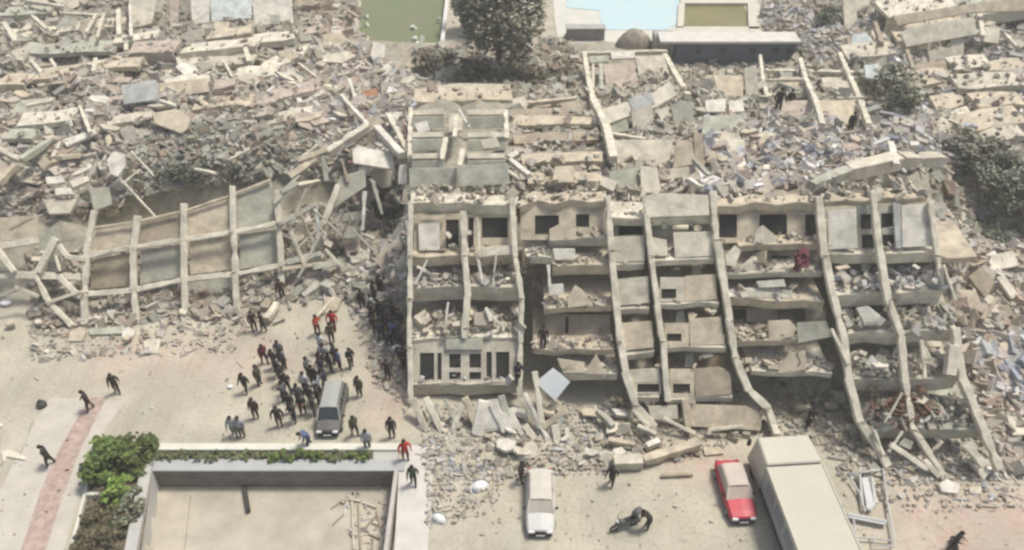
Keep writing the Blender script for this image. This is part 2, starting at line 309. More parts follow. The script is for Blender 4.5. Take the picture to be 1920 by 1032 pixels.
# ---------------------------------------------------------------- collapsed blocks
NRM = Vector((0, -math.sin(math.radians(48)), math.cos(math.radians(48))))
def pf(base): return Y0 if base == 'B' else Y1
VOID_SHADE = mat('void_shade_pane', (.035,.033,.03), rough=.5, var=.3, bump=0)  # near-black colour painted in for the shade inside wall openings
class Block:
    def __init__(s, name, label, px, py, base='B', group=None):
        s.base = pf(base); o = G(px, py, 0); o.z = 0
        s.t = thing(name, label, 'collapsed building', o, group); s.slabs = []
    def P(s, px, py, off=0.0): return face(px, py, off, s.base)
    def slab(s, x0, y0, x1, y1, hpx=14, D=4.5, m='conc', jag=0.15, name='floor_slab', ov=0.0):
        a = s.P(x0, y0, ov); b = s.P(x1, y1, ov); n = max(2, int((b - a).length / 1.2)); th = hpx / 19.0
        fr = [a.lerp(b, i / n) for i in range(n + 1)]
        fr = [p + Vector((0, random.uniform(-jag, jag), random.uniform(-.04, .04))) for p in fr]
        bk = [p + Vector((random.uniform(-.2, .2), D, 0)) for p in reversed(fr)]
        mb = MB(); dz = Vector((0, 0, -min(th, .32)))
        mb.prism(fr + bk, dz)
        if th > .36:
            inn = [p + Vector((0, .35, 0)) for p in reversed(fr)]
            mb.prism([p - Vector((0, .02, -.03)) for p in fr] + [p - Vector((0, 0, -.03)) for p in inn], Vector((0, 0, -th - .03)))
        mb.build(name, C(m), s.t, bevel=.03); s.slabs.append((a, b)); return a, b
    def col(s, pts, w=.55, m='pale', off=.35, name='column', h=None):
        q = [s.P(x, y, off) for x, y in pts]; mb = MB()
        for i in range(len(q) - 1):
            d = (q[i + 1] - q[i]).normalized() * .12
            ww = w * .76; mb.rough(q[i] - d, q[i + 1] + d, ww * random.uniform(.92, 1.06), (h or ww * .8) * random.uniform(.95, 1.05), up=NRM)
        return mb.build(name, C(m), s.t, bevel=.04)
    def cols(s, pts, ys=None, **k):   # split into storeys: a column per piece
        for i in range(len(pts) - 1): s.col([pts[i], (pts[i + 1][0] + random.uniform(-2, 2), pts[i + 1][1])], **k)
        for x, y in pts[1:-1]:
            if random.random() < .55:
                p = s.P(x, y, .5)
                for _ in range(3):
                    mb = MB(); a = p + Vector((random.uniform(-.3, .3), 0, 0)); mb.tube([a, a + Vector((random.uniform(-.3, .3), -.3, .25)), a + Vector((random.uniform(-.6, .6), -.5, random.uniform(-.1, .5)))], .025, 4); mb.build('rebar', MATS['rebar'], s.t)
    def panel(s, pts, m='white', off=0.0, th=.16, name='wall_panel'):
        mb = MB(); mb.prism([s.P(x, y, off) for x, y in pts], -NRM * th); return mb.build(name, C(m), s.t, bevel=.02)
    def wall(s, x0, y0, x1, y1, holes, m='beige', off=-1.2, name='wall_panel', th=.18, skew=0, shade_voids=True):
        xs = sorted({x0, x1, *[h[0] for h in holes], *[h[2] for h in holes]}); ys = sorted({y0, y1, *[h[1] for h in holes], *[h[3] for h in holes]})
        runs = [[]]
        for i in range(len(xs) - 1):
            cx = (xs[i] + xs[i + 1]) / 2
            if all(any(h[0] < cx < h[2] and h[1] < (ys[j] + ys[j + 1]) / 2 < h[3] for h in holes) for j in range(len(ys) - 1)): runs.append([])
            else: runs[-1].append(i)
        sk = lambda y: skew * (y - y0)
        for run in runs:
            mb = MB()
            for i in run:
                for j in range(len(ys) - 1):
                    cx, cy = (xs[i] + xs[i + 1]) / 2, (ys[j] + ys[j + 1]) / 2
                    if any(h[0] < cx < h[2] and h[1] < cy < h[3] for h in holes): continue
                    q = [(xs[i] + sk(ys[j]), ys[j]), (xs[i + 1] + sk(ys[j]), ys[j]), (xs[i + 1] + sk(ys[j + 1]), ys[j + 1]), (xs[i] + sk(ys[j + 1]), ys[j + 1])]
                    mb.prism([s.P(x, y, off) for x, y in q], -NRM * th)
            if mb.v: mb.build(name, C(m), s.t)
        if off > -2 and shade_voids:
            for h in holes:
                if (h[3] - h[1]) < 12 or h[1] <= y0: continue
                g = MB(); g.prism([s.P(x, y, off - .22) for x, y in ((h[0], h[1]), (h[2], h[1]), (h[2], h[1] + (h[3] - h[1]) * random.uniform(.72, 1)), (h[0], h[3]))], -NRM * .03); g.build('window', VOID_SHADE, s.t)  # thin dark panel added behind each opening so the void looks shaded
    def fragments(s, boxes, n, ms, smin=.25, smax=.9):      # tilted broken pieces caught between the floors
        for _ in range(n):
            x0, y0, x1, y1 = random.choice(boxes); p = s.P(random.uniform(x0, x1), random.uniform(y0, y1), random.uniform(-.9, .2)); k = random.choice((4, 4, 5)); a0 = random.uniform(0, 6.28); sz = random.uniform(smin, smax) ; asp = random.uniform(.25, .8)
            R = Matrix.Rotation(random.gauss(.5, .5), 3, 'X') @ Matrix.Rotation(random.gauss(0, .4), 3, 'Y') @ Matrix.Rotation(random.gauss(0, .6), 3, 'Z'); mb = MB()
            mb.prism([p + R @ Vector((sz * math.cos(a0 + 6.283 * i / k) * random.uniform(.7, 1.1), sz * asp * math.sin(a0 + 6.283 * i / k) * random.uniform(.7, 1.1), 0)) for i in range(k)], R @ Vector((0, 0, random.uniform(.08, .2))))
            mb.build('broken_panel', C(random.choice(ms)), s.t)
    def debris(s, sl, n, pal, size=(.12, .5), dep=2.2, tall=.3, frm=0., to=1.):
        n = int(n * 1.5); size = (size[0] * .6, size[1] * .72)
        a, b = sl; mb = MB()
        for _ in range(n):
            p = a.lerp(b, random.uniform(frm, to)) + Vector((0, random.uniform(.1, dep), random.uniform(0, tall)))
            chunk(mb, p, size[0] + (size[1] - size[0]) * random.random() ** 2 * random.choice((.7, 1, 1, 1.5)), pal)
        o = mb.build('rubble', RUB, s.t, attr=True); o['kind'] = 'stuff'; return o
    def wires(s, pts, n=6, spread=14):
        for _ in range(n):
            mb = MB(); x, y = random.choice(pts); p = [s.P(x + random.uniform(-spread, spread), y, .2)]
            for k in range(5): p.append(p[-1] + Vector((random.uniform(-.35, .35), random.uniform(-.35, .1), random.uniform(-.45, -.05))))
            mb.tube(p, .03, 4); mb.build('rebar', MATS['rebar'], s.t)
mat('rebar', (.12, .09, .07), rough=.8, var=.2, bump=0)
RUB = mat('rubble', (.85, .85, .85), var=.18, sc=2.0, bump=.2, attr=True)
PALS = dict(
 grey=[(.50,.47,.40),(.58,.55,.48),(.42,.40,.34),(.62,.57,.48),(.36,.33,.28),(.54,.53,.48)],
 beige=[(.60,.53,.43),(.54,.46,.37),(.66,.60,.50),(.46,.39,.31),(.74,.69,.60),(.50,.47,.40)],
 pink=[(.62,.50,.44),(.56,.43,.37),(.70,.63,.57),(.50,.45,.40),(.84,.80,.75),(.48,.33,.27),(.6,.56,.5)],
 white=[(.88,.87,.84),(.70,.68,.66),(.62,.57,.50),(.82,.80,.78),(.48,.46,.45),(.70,.60,.54),(.5,.55,.62)],
 green=[(.40,.41,.34),(.48,.49,.42),(.34,.34,.28),(.54,.54,.47),(.28,.27,.22)],
 brown=[(.38,.30,.23),(.46,.38,.29),(.32,.26,.20),(.52,.46,.38),(.30,.20,.15),(.6,.55,.46)],
 cloth=[(.80,.79,.77),(.70,.69,.69),(.42,.46,.52),(.58,.60,.61),(.55,.48,.42),(.32,.33,.36),(.66,.59,.53)])
def chunk(mb, p, s, pal, flat=None):
    e = Vector((s * random.uniform(.5, 1.3), s * random.uniform(.5, 1.1), s * (flat if flat else random.choice((.18, .3, .6)))))
    R = Matrix.Rotation(random.uniform(0, 6.28), 3, 'Z') @ Matrix.Rotation(random.gauss(.1, .75), 3, 'X') @ Matrix.Rotation(random.gauss(0, .6), 3, 'Y')
    vs = []
    for k in ((-1,-1,-1),(1,-1,-1),(1,1,-1),(-1,1,-1),(-1,-1,1),(1,-1,1),(1,1,1),(-1,1,1)):
        vs.append(p + R @ Vector([k[i] * e[i] * random.uniform(.72, 1.05) for i in range(3)]))
    c = random.choice(PALS[pal]); g = random.uniform(.72, 1.12)
    if pal not in ('cloth', 'rust'): c = tuple(a * .72 + b * .28 for a, b in zip(c, (.53, .505, .405)))
    mb.hexa(vs, tuple(min(.95, x * g) for x in c))
def splinter(mb, p, s, pal):
    R = Matrix.Rotation(random.uniform(0, 6.28), 3, 'Z') @ Matrix.Rotation(random.gauss(0, .35), 3, 'X')
    c = random.choice(PALS[pal]); l = s * random.uniform(1.5, 3.2); w = s * random.uniform(.1, .22)
    mb.box(p, R @ Vector((l / 2, 0, 0)), R @ Vector((0, w / 2, 0)), R @ Vector((0, 0, w / 2)), c)
def scatter(name, label, poly, n, pal, smin=.12, smax=.6, up=.12, power=3.6):
    if smax > .3: n = int(n * 1.7); smin *= .75; smax *= 1.45
    xs = [p[0] for p in poly]; ys = [p[1] for p in poly]; pts = []
    while len(pts) < n:
        x, y = random.uniform(min(xs), max(xs)), random.uniform(min(ys), max(ys))
        if inpoly(x, y, poly): pts.append((x, y))
    q = Tn([p[0] for p in pts], [p[1] for p in pts]); mb = MB()
    for r in q:
        s = smin + (smax - smin) * random.random() ** power
        pl = pal if isinstance(pal, str) else random.choice(pal)
        p = Vector((r[0], r[1], r[2] + up * random.random() + s * .1))
        if random.random() < .16: splinter(mb, p, s * random.uniform(1.2, 2.4), pl)
        else: chunk(mb, p, s, pl)
    o = mb.build(name, RUB, attr=True)
    return tag(o, label, 'rubble', None, 'stuff')

# --- A: toppled frame on the left
A = Block('toppled_concrete_frame', 'toppled open frame with beige infill walls at the left edge of the plaza', 300, 606, 'L')
ca = [[(176,398),(164,470),(158,548),(160,606)],[(258,408),(250,465),(250,540),(255,604)],[(345,385),(345,450),(346,520),(346,592)],
      [(436,352),(438,436),(441,512),(446,584)],[(519,360),(524,420),(528,500),(527,560)]]
for c in ca: A.cols(c, w=.62, m='pale', off=.5)
def beams(Bk, pts, w=.5, m='pale', off=.3):
    for i in range(len(pts) - 1): Bk.col([pts[i], pts[i + 1]], w=w, m=m, off=off, name='beam')
beams(A, [(164,480),(250,464),(345,450),(438,436),(524,418)], .55)
beams(A, [(158,552),(250,545),(346,524),(441,514),(528,498),(605,482)], .6)
beams(A, [(176,428),(258,416),(345,396),(436,366),(505,338)], .28, 'beige', .2)
A.panel([(180,432),(250,420),(247,462),(170,476)], 'beige', -.35); A.panel([(262,418),(338,402),(338,446),(258,458)], 'tan', -.35)
A.panel([(352,398),(430,372),(432,432),(352,446)], 'beige', -.3); A.panel([(444,364),(508,338),(516,414),(446,432)], 'grey', -.25)
A.panel([(176,486),(243,474),(243,536),(168,544)], 'tan', -1.2); A.panel([(262,470),(338,458),(338,520),(262,534)], 'grey', -1.3)
A.panel([(355,454),(432,442),(434,506),(356,516)], 'beige', -1.2); A.panel([(448,440),(520,430),(520,494),(450,506)], 'green', -1.3)
A.panel([(352,530),(434,520),(436,548),(352,560)], 'grey', -1.6)
for q in ([(-40,468),(68,452)],[(-40,524),(30,516),(150,520)],): beams(A, q, .75, 'pale', .2)
A.panel([(-60,412),(70,404),(70,446),(-60,460)], 'beige', -.4)
A.panel([(72,430),(110,425),(118,520),(74,520)], 'green', -.7)
for q, w in (([(104,450),(74,508)], .8), ([(112,462),(128,482)], .5), ([(128,482),(158,486)], .5), ([(68,520),(92,566)], .5), ([(92,566),(134,610)], .5), ([(-6,466),(26,508)], .55), ([(112,520),(150,556)], .55), ([(104,482),(112,506)], .3)):
    A.col(q, w=w, off=.9, name='beam')
# right end of the frame, broken
for q, w, m in (([(540,492),(600,476)], .6, 'green'), ([(515,380),(560,330)], .45, 'green'), ([(525,420),(590,385)], .6, 'grey'), ([(590,385),(598,430)], .4, 'blue'),
                ([(555,468),(595,428)], .12, 'pale'), ([(600,262),(612,338)], .5, 'grey'), ([(634,350),(608,418)], .65, 'pale'), ([(684,362),(680,430)], .4, 'white'),
                ([(545,330),(590,300)], .8, 'beige'), ([(590,500),(640,492)], .7, 'green'), ([(528,505),(600,495)], .4, 'beige')):
    A.col(q, w=w, m=m, off=1.0, name='beam')
A.panel([(640,330),(684,318),(686,350),(624,392),(628,350)], 'grey', .8); A.panel([(625,405),(678,395),(678,412),(622,418)], 'grey', -.2); A.panel([(622,428),(680,424),(676,446),(640,448)], 'grey', -.3)

for q, w, m in (([(546,436),(572,500)], .4, 'conc'), ([(560,300),(612,282)], .6, 'beige'), ([(574,356),(548,420)], .35, 'grey'), ([(600,440),(560,520)], .3, 'green'), ([(612,470),(640,500)], .35, 'pale'), ([(530,360),(556,345)], .5, 'grey'),
                ([(640,300),(652,340)], .35, 'tan'), ([(700,345),(716,400)], .35, 'grey'), ([(660,430),(700,470)], .25, 'grey'), ([(590,395),(640,440)], .2, 'conc'), ([(556,380),(580,440)], .25, 'tan'), ([(20,430),(60,410)], .3, 'tan'), ([(30,540),(70,556)], .4, 'conc'), ([(96,566),(150,548)], .35, 'conc'), ([(0,556),(40,540)], .3, 'grey')):
    A.col(q, w=w, m=m, off=1.2, name='beam')
A.wires([(600,430),(620,380),(560,460),(100,480),(660,400)], 22, 20)
# --- B: first standing front, left
Bb = Block('collapsed_apartment_block', 'leftmost leaning apartment block with a row of small windows low down, beside the crowd', 870, 775)
Bb.cols([(770,382),(768,480),(768,560),(768,650),(770,748)], w=.5); Bb.cols([(868,400),(871,480),(876,555),(870,632)], w=.62)
Bb.cols([(960,375),(966,480),(978,560),(976,640),(972,740)], w=.5); Bb.cols([(895,412),(897,480)], w=.3)
s1 = Bb.slab(768,384,968,382,16,1.2,'pale',jag=.4); s2 = Bb.slab(768,482,970,478,16,4.5,'beige'); s3 = Bb.slab(770,540,980,538,24,4.5,'conc'); s4 = Bb.slab(768,636,978,632,22,4.5,'pale'); s5 = Bb.slab(772,722,975,718,22,4.5,'conc')
Bb.panel([(784,420),(800,416),(824,416),(824,470),(786,470)], 'white', -.3); Bb.wall(776,400,962,478,[(836,412,860,472),(878,408,888,470),(903,408,952,446)],'beige',-.8)
Bb.panel([(776,404),(835,404),(834,412),(776,414)], 'beige', -.1)
Bb.panel([(902,464),(960,460),(962,478),(902,480)], 'pale', .1)
Bb.wall(772,640,972,722,[(787,662,814,714),(820,662,828,714),(842,664,864,690),(842,698,864,712),(880,664,902,690),(880,698,902,712),(912,660,922,712),(930,660,955,712)],'conc',-.15,skew=0)
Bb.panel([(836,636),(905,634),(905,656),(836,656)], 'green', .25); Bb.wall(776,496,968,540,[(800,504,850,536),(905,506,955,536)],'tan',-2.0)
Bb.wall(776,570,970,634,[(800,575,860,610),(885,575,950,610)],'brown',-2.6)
Bb.debris(s1, 60, 'beige', (.12,.5), 2.5); Bb.debris(s2, 50, 'beige'); Bb.debris(s3, 90, 'grey', (.15,.5), 1.8); Bb.debris(s4, 110, 'beige', (.15,.6), 2.2, .8); Bb.debris(s5, 50, 'white')
for q, w in (([(895,480),(905,530)], .3), ([(930,480),(925,530)], .15), ([(780,530),(800,490)], .18), ([(920,600),(912,580)], .3), ([(912,580),(940,612)], .25), ([(840,570),(835,610)], .2)):
    Bb.col(q, w=w, off=.2, name='beam', m='white')
Bb.wires([(900,490),(850,490),(930,490),(800,570),(930,570)], 14)
for q, w, m in (([(800,748),(830,815)], .45, 'pale'), ([(775,750),(800,812)], .5, 'conc'), ([(872,748),(905,820)], .6, 'beige'), ([(940,745),(960,810)], .5, 'green'), ([(835,752),(860,800)], .35, 'green'),
                ([(908,755),(895,812)], .9, 'white'), ([(925,760),(950,805)], .7, 'white'), ([(1003,700),(1015,790)], .45, 'pale'), ([(985,740),(1040,850)], .35, 'white'), ([(985,800),(1030,860)], .45, 'pale'), ([(960,815),(1020,872)], .4, 'white'), ([(1000,820),(1050,880)], .3, 'conc'), ([(940,830),(1000,885)], .35, 'pale'),
    ([(880,812),(960,800)], .3, 'grey'), ([(890,836),(940,880)], .3, 'pale'), ([(905,826),(965,872)], .28, 'grey'), ([(925,815),(990,862)], .35, 'pale'), ([(955,770),(985,826)], .35, 'white'), ([(850,812),(905,842)], .4, 'beige'), ([(1010,860),(1058,842)], .3, 'conc'),
    ([(820,760),(800,800)], .3, 'grey'), ([(1020,800),(1060,770)], .4, 'beige'), ([(1040,800),(1050,860)], .5, 'pale'), ([(1062,806),(1070,850)], .35, 'white'), ([(868,760),(846,812)], .4, 'pale'), ([(980,752),(1010,800)], .3, 'grey'), ([(786,800),(840,826)], .35, 'pale')):
    Bb.col(q, w=w * 1.25, m=m, off=2.0, name='fallen_beam')

# --- C: stair bay between
Cb = Block('stair_bay', 'recessed stair bay with jagged wall stubs right of the leftmost block', 1060, 785)
c0 = Cb.slab(975,382,1138,374,10,1.2,'beige',jag=.4); Cb.wall(976,384,1136,450,[(1003,404,1048,440),(1080,402,1105,426)],'beige',-.6)
Cb.panel([(1030,430),(1058,416),(1080,432),(1080,450),(1030,452)], 'beige', .1)
c1 = Cb.slab(1030,450,1140,446,14,4,'conc'); c2_ = Cb.slab(985,482,1040,484,12,3,'pale'); Cb.panel([(1036,466),(1078,466),(1080,486),(1040,488)], 'white', .1); c3 = Cb.slab(1036,500,1145,498,16,4,'beige')
c4 = Cb.slab(1020,580,1148,574,10,4.5,'beige'); Cb.panel([(1064,560),(1078,534),(1092,544),(1112,572),(1064,578)], 'beige', .3); Cb.panel([(1028,534),(1056,532),(1058,552),(1030,554)], 'white', .4); Cb.col([(1028,500),(1030,536)], w=.35, off=.2, m='white')
Cb.wall(1022,590,1145,650,[(1060,594,1066,640)],'tan',-1.6)
c5 = Cb.slab(1000,656,1152,656,10,4.5,'beige'); c6 = Cb.slab(1050,704,1158,704,12,4.5,'pale'); Cb.panel([(1098,695),(1118,664),(1132,692),(1132,702),(1098,702)], 'beige', .25); Cb.panel([(1044,672),(1096,680),(1096,700),(1056,700)], 'beige', .2)
for s_, n_, p_ in ((c0,40,'beige'),(c1,50,'beige'),(c2_,60,'grey'),(c3,60,'beige'),(c4,80,'beige'),(c5,110,'pink'),(c6,60,'beige')): Cb.debris(s_, int(n_ * .6), p_, (.1,.4), 1.2, .15)
Cb.wires([(1000,490),(1010,520),(990,480)], 12)
mb = MB(); p = G(1037, 720, 2.2); 
Dp = [B(1037,690,1.0), B(1069,717,1.0), B(1041,752,1.0), B(1003,718,1.0)]
mb.prism(Dp, -NRM * .12); tag(mb.build('roof_sheet', mat('pale_blue_sheet', (.66,.70,.70), rough=.6, var=.05, bump=.05), bevel=.02), 'pale blue-grey square sheet standing on its corner at the foot of the stair bay', 'sheet')

# --- D: curved-column block, centre
D = Block('collapsed_apartment_block', 'central leaning block with beige panels and columns curving out at the foot', 1260, 805)
D.cols([(1140,372),(1146,470),(1154,560),(1163,640),(1172,700),(1190,760),(1228,798)], w=.62); D.cols([(1212,405),(1220,480),(1232,575),(1243,640),(1250,750)], w=.55)
D.cols([(1336,362),(1344,450),(1355,520),(1366,600),(1378,670),(1402,730),(1440,765),(1455,815)], w=.66)
D.panel([(1204,372),(1226,362),(1328,366),(1330,404),(1212,408)], 'pale', .5, .25); d0 = D.slab(1146,410,1340,406,12,2.0,'pale')
D.wall(1146,414,1336,442,[(1160,424,1205,442),(1262,414,1292,432)],'grey',-1.4)
def bay(pl, pr, notch, yl, yr, x0, xm, x1, ml='beige', mr='beige'):
    D.panel(pl, ml, .05); D.panel(pr, mr, .05)
    D.slab(x0, yl, xm - 8, yl - 2, 10, 4.5, 'conc'); D.slab(xm + 8, yr, x1, yr - 3, 9, 4.5, 'pale')
bay([(1150,444),(1208,442),(1210,490),(1153,492)], [(1262,436),(1335,434),(1336,480),(1266,484)], None, 496, 488, 1150, 1216, 1340, 'conc', 'pale')
D.panel([(1216,436),(1226,446),(1250,450),(1252,480),(1226,482)], 'pale', .1)
bay([(1156,524),(1216,518),(1218,568),(1160,574)], [(1284,518),(1342,514),(1345,562),(1284,566)], None, 580, 570, 1160, 1226, 1348, 'conc')
D.wall(1238,520,1284,566,[(1240,542,1268,560)],'conc',.0); 
bay([(1166,606),(1222,602),(1226,652),(1170,658)], [(1292,598),(1352,594),(1358,646),(1294,650)], None, 664, 652, 1170, 1236, 1362)
D.wall(1246,606,1292,650,[(1250,626,1278,640)],'beige',.0)
bay([(1178,694),(1236,690),(1240,716),(1182,718)], [(1302,692),(1350,688),(1370,700),(1372,740),(1304,745)], None, 745, 748, 1190, 1244, 1374, 'conc', 'tan')
D.wall(1182,716,1240,740,[(1195,720,1236,736)],'conc',0); D.wall(1256,692,1302,746,[(1262,720,1294,738)],'beige',.0)
D.panel([(1200,722),(1214,718),(1232,728),(1226,742),(1200,742)], 'white', -.6)
D.panel([(1215,762),(1270,760),(1272,786),(1222,788)], 'conc', .2); D.panel([(1290,758),(1400,762),(1430,775),(1426,808),(1296,800)], 'beige', .2); D.cols([(1283,752),(1292,808)], w=.5, m='beige')
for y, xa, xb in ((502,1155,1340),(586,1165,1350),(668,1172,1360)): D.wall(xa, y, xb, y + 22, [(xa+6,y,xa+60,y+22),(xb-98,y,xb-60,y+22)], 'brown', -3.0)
for x, y in ((1305,500),(1275,585),(1292,665)): D.panel([(x-6,y),(x+8,y-4),(x+10,y+22),(x-8,y+24)], 'grey', -1.2, name='broken_wall')
for sl_ in D.slabs: D.debris(sl_, 22, 'beige', (.08,.3), 2.0, .15)

# --- E: second recessed bay
E = Block('recessed_bay', 'recessed bay of sagging floors with dark windows right of the curved-column block', 1470, 818)
e0 = E.slab(1342,382,1532,380,12,1.0,'beige',jag=.35); E.wall(1344,390,1535,456,[(1348,402,1382,446),(1424,402,1476,446),(1510,402,1532,444)],'beige',-.6)
E.panel([(1412,458),(1418,432),(1430,422),(1452,440),(1468,458)], 'conc', .2)
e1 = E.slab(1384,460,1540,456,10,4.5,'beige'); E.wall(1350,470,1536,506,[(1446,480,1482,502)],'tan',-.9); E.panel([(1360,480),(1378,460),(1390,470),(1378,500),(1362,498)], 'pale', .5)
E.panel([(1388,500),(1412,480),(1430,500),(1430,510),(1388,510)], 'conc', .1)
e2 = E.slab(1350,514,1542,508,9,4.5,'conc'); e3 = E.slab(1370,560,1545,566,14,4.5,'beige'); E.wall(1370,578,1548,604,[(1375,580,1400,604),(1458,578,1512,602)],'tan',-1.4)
E.panel([(1440,602),(1480,600),(1492,612),(1488,632),(1442,640)], 'beige', .3); E.panel([(1494,606),(1550,602),(1560,632),(1496,644)], 'green', .0)
e4 = E.slab(1385,640,1500,636,10,4,'beige'); E.panel([(1456,696),(1480,662),(1510,658),(1512,694),(1460,700)], 'beige', .3); e5 = E.slab(1410,698,1560,700,8,4,'pale')
E.panel([(1418,528),(1470,524),(1474,538),(1424,540)], 'white', .6); E.panel([(1384,540),(1450,540),(1486,545),(1486,560),(1390,558)], 'pale', .2)
for s_, n_, p_ in ((e0,40,'beige'),(e1,60,'beige'),(e2,90,'beige'),(e3,70,'white'),(e4,80,'beige'),(e5,110,'pink')): E.debris(s_, int(n_ * .6), p_, (.1,.4), 1.3, .2)
E.wires([(1480,650),(1420,660),(1500,520)], 10)

# --- F: right block
Fb = Block('collapsed_apartment_block', 'rightmost leaning block with two tall white wall panels at its top and rusty heap below', 1720, 880)
Fb.cols([(1534,372),(1546,480),(1560,550),(1580,630),(1590,710),(1612,790),(1664,872)], w=.66); Fb.cols([(1636,362),(1650,480),(1664,562),(1688,628),(1696,715),(1712,805),(1770,892)], w=.62)
Fb.cols([(1744,382),(1756,480),(1768,545)], w=.5); Fb.cols([(1790,618),(1804,712),(1842,806),(1872,876)], w=.72)
f1 = Fb.slab(1548,476,1756,474,16,4,'pale'); Fb.slab(1756,486,1832,480,8,4,'beige'); f2 = Fb.slab(1568,552,1770,546,22,4.5,'pale'); f3 = Fb.slab(1588,624,1796,620,20,4.5,'pale'); f4 = Fb.slab(1598,712,1800,706,22,4.5,'conc'); f5 = Fb.slab(1632,806,1842,802,18,4.5,'green')
f0 = Fb.slab(1548,380,1744,374,8,1.0,'beige',jag=.35)
Fb.panel([(1552,398),(1566,394),(1606,392),(1608,466),(1554,468)], 'white', .1); Fb.panel([(1690,386),(1742,384),(1750,462),(1692,464)], 'white', .1); Fb.panel([(1674,380),(1686,380),(1692,466),(1680,466)], 'blue', .0)
Fb.wall(1608,384,1682,474,[(1614,402,1640,430),(1616,440,1640,466),(1652,400,1676,428),(1654,440,1678,462)],'grey',-.5)
Fb.wall(1552,494,1764,548,[(1580,498,1640,540),(1660,498,1720,540)],'tan',-2.4); Fb.wall(1596,650,1790,706,[(1600,654,1678,700),(1700,652,1726,700)],'tan',-3)
Fb.panel([(1606,578),(1628,574),(1662,600),(1650,612),(1620,606)], 'white', .2); Fb.panel([(1726,640),(1738,652),(1748,672),(1730,676)], 'pale', .0); Fb.panel([(1622,680),(1636,666),(1648,682),(1636,696)], 'white', .4)
for q, w in (([(1728,642),(1734,706)], .4), ([(1786,650),(1780,700)], .9), ([(1660,790),(1690,740)], .2), ([(1640,810),(1655,850)], .3), ([(1672,835),(1735,878)], .45), ([(1735,865),(1758,892)], .4), ([(1690,812),(1668,845)], .25), ([(1812,835),(1842,870)], .9), ([(1560,620),(1588,680)], .35), ([(1770,500),(1790,560)], .25)):
    Fb.col(q, w=w, off=.8, name='fallen_beam')
Fb.debris(f1, 60, 'grey'); Fb.debris(f2, 100, 'white', (.15,.6), 2.4, .6); Fb.debris(f3, 110, 'grey', (.15,.6), 2.4, .6); Fb.debris(f4, 110, 'grey', (.12,.5), 2.2, .6); Fb.debris(f5, 130, 'grey', (.15,.7), 2.4, .9); Fb.debris(f0, 60, 'beige')
Fb.wires([(1680,560),(1720,560),(1640,720),(1700,830)], 18)
Bb.panel([(906,752),(934,748),(948,800),(900,808)], 'white', 2.2); Bb.panel([(926,770),(950,776),(968,806),(940,812)], 'white', 2.4); Bb.panel([(1024,800),(1046,792),(1056,838),(1034,846)], 'pale', 1.8); Bb.panel([(868,824),(900,816),(916,840),(884,850)], 'blue', 1.6)
for q_, w_ in (([(1188,770),(1216,800)], .35), ([(1228,800),(1206,826)], .3), ([(1246,786),(1300,812)], .35), ([(1330,806),(1390,800)], .3)): D.col(q_, w=w_, off=.9, name='fallen_beam')
PALS['rust'] = [(.22,.13,.09),(.27,.16,.11),(.19,.12,.09),(.36,.27,.20)]
Bb.fragments([(780,500,960,535),(780,580,960,630),(780,430,960,478)], 20, ['pale','white','beige','conc'], .2, .6)
Cb.fragments([(985,470,1130,500),(1040,540,1130,570),(1010,630,1140,650),(1060,680,1150,700)], 8, ['beige','conc','pale'], .2, .7)
D.fragments([(1150,420,1330,440),(1150,500,1330,515),(1170,585,1350,600),(1180,668,1350,690),(1200,750,1400,790)], 14, ['beige','conc','pale'], .2, .55)
E.fragments([(1360,480,1440,505),(1360,530,1530,560),(1380,600,1440,635),(1400,660,1550,695)], 12, ['beige','pale','tan','conc','white'], .25, .8)
Fb.fragments([(1560,495,1760,545),(1600,575,1780,620),(1600,650,1780,705),(1630,735,1820,800),(1670,825,1850,880)], 34, ['pale','conc','white','green','beige'], .2, .8)
A.fragments([(180,560,520,590),(60,470,150,560),(540,420,620,520)], 18, ['beige','conc','pale','tan'], .25, .7)
mb = MB()
for _ in range(260):
    x = random.gauss(1695, 22); y = random.gauss(770, 13); chunk(mb, B(x, y, .3), random.uniform(.06, .28), 'rust', flat=.12)
tag(mb.build('rust_heap', RUB, attr=True), 'rust-brown heap of roof debris inside the rightmost block near its foot', 'debris heap', None, 'stuff')
# ---------------------------------------------------------------- broken pieces behind the fronts
def rayplane(px, py, c, n):
    a, b, z = ray(px, py); d = Vector((a, b, z)); o = Vector((0, 0, CH)); t = (c - o).dot(n) / d.dot(n); return o + d * t
def plate_mb(pts, dz=.5, tilt=22, roll=0, th=.25, z=None):
    cx = sum(p[0] for p in pts) / len(pts); cy = sum(p[1] for p in pts) / len(pts)
    c = T(cx, cy) if z is None else G(cx, cy, z); c = G(cx, cy, c.z + dz)
    n = Vector((math.sin(math.radians(roll)), -math.sin(math.radians(tilt)), math.cos(math.radians(tilt)))).normalized()
    mb = MB(); mb.prism([rayplane(x, y, c, n) for x, y in pts], -n * th); return mb
def beam_mb(p, q, w, dz=.5, h=None, z=None):
    a = T(*p) if z is None else G(*p, z); b = T(*q) if z is None else G(*q, z)
    zm = (a.z + b.z) / 2
    a = G(*p, a.z * .5 + zm * .5 + dz); b = G(*q, b.z * .5 + zm * .5 + dz)
    mb = MB(); mb.rough(a, b, w * .85, (h or w) * .85); return mb
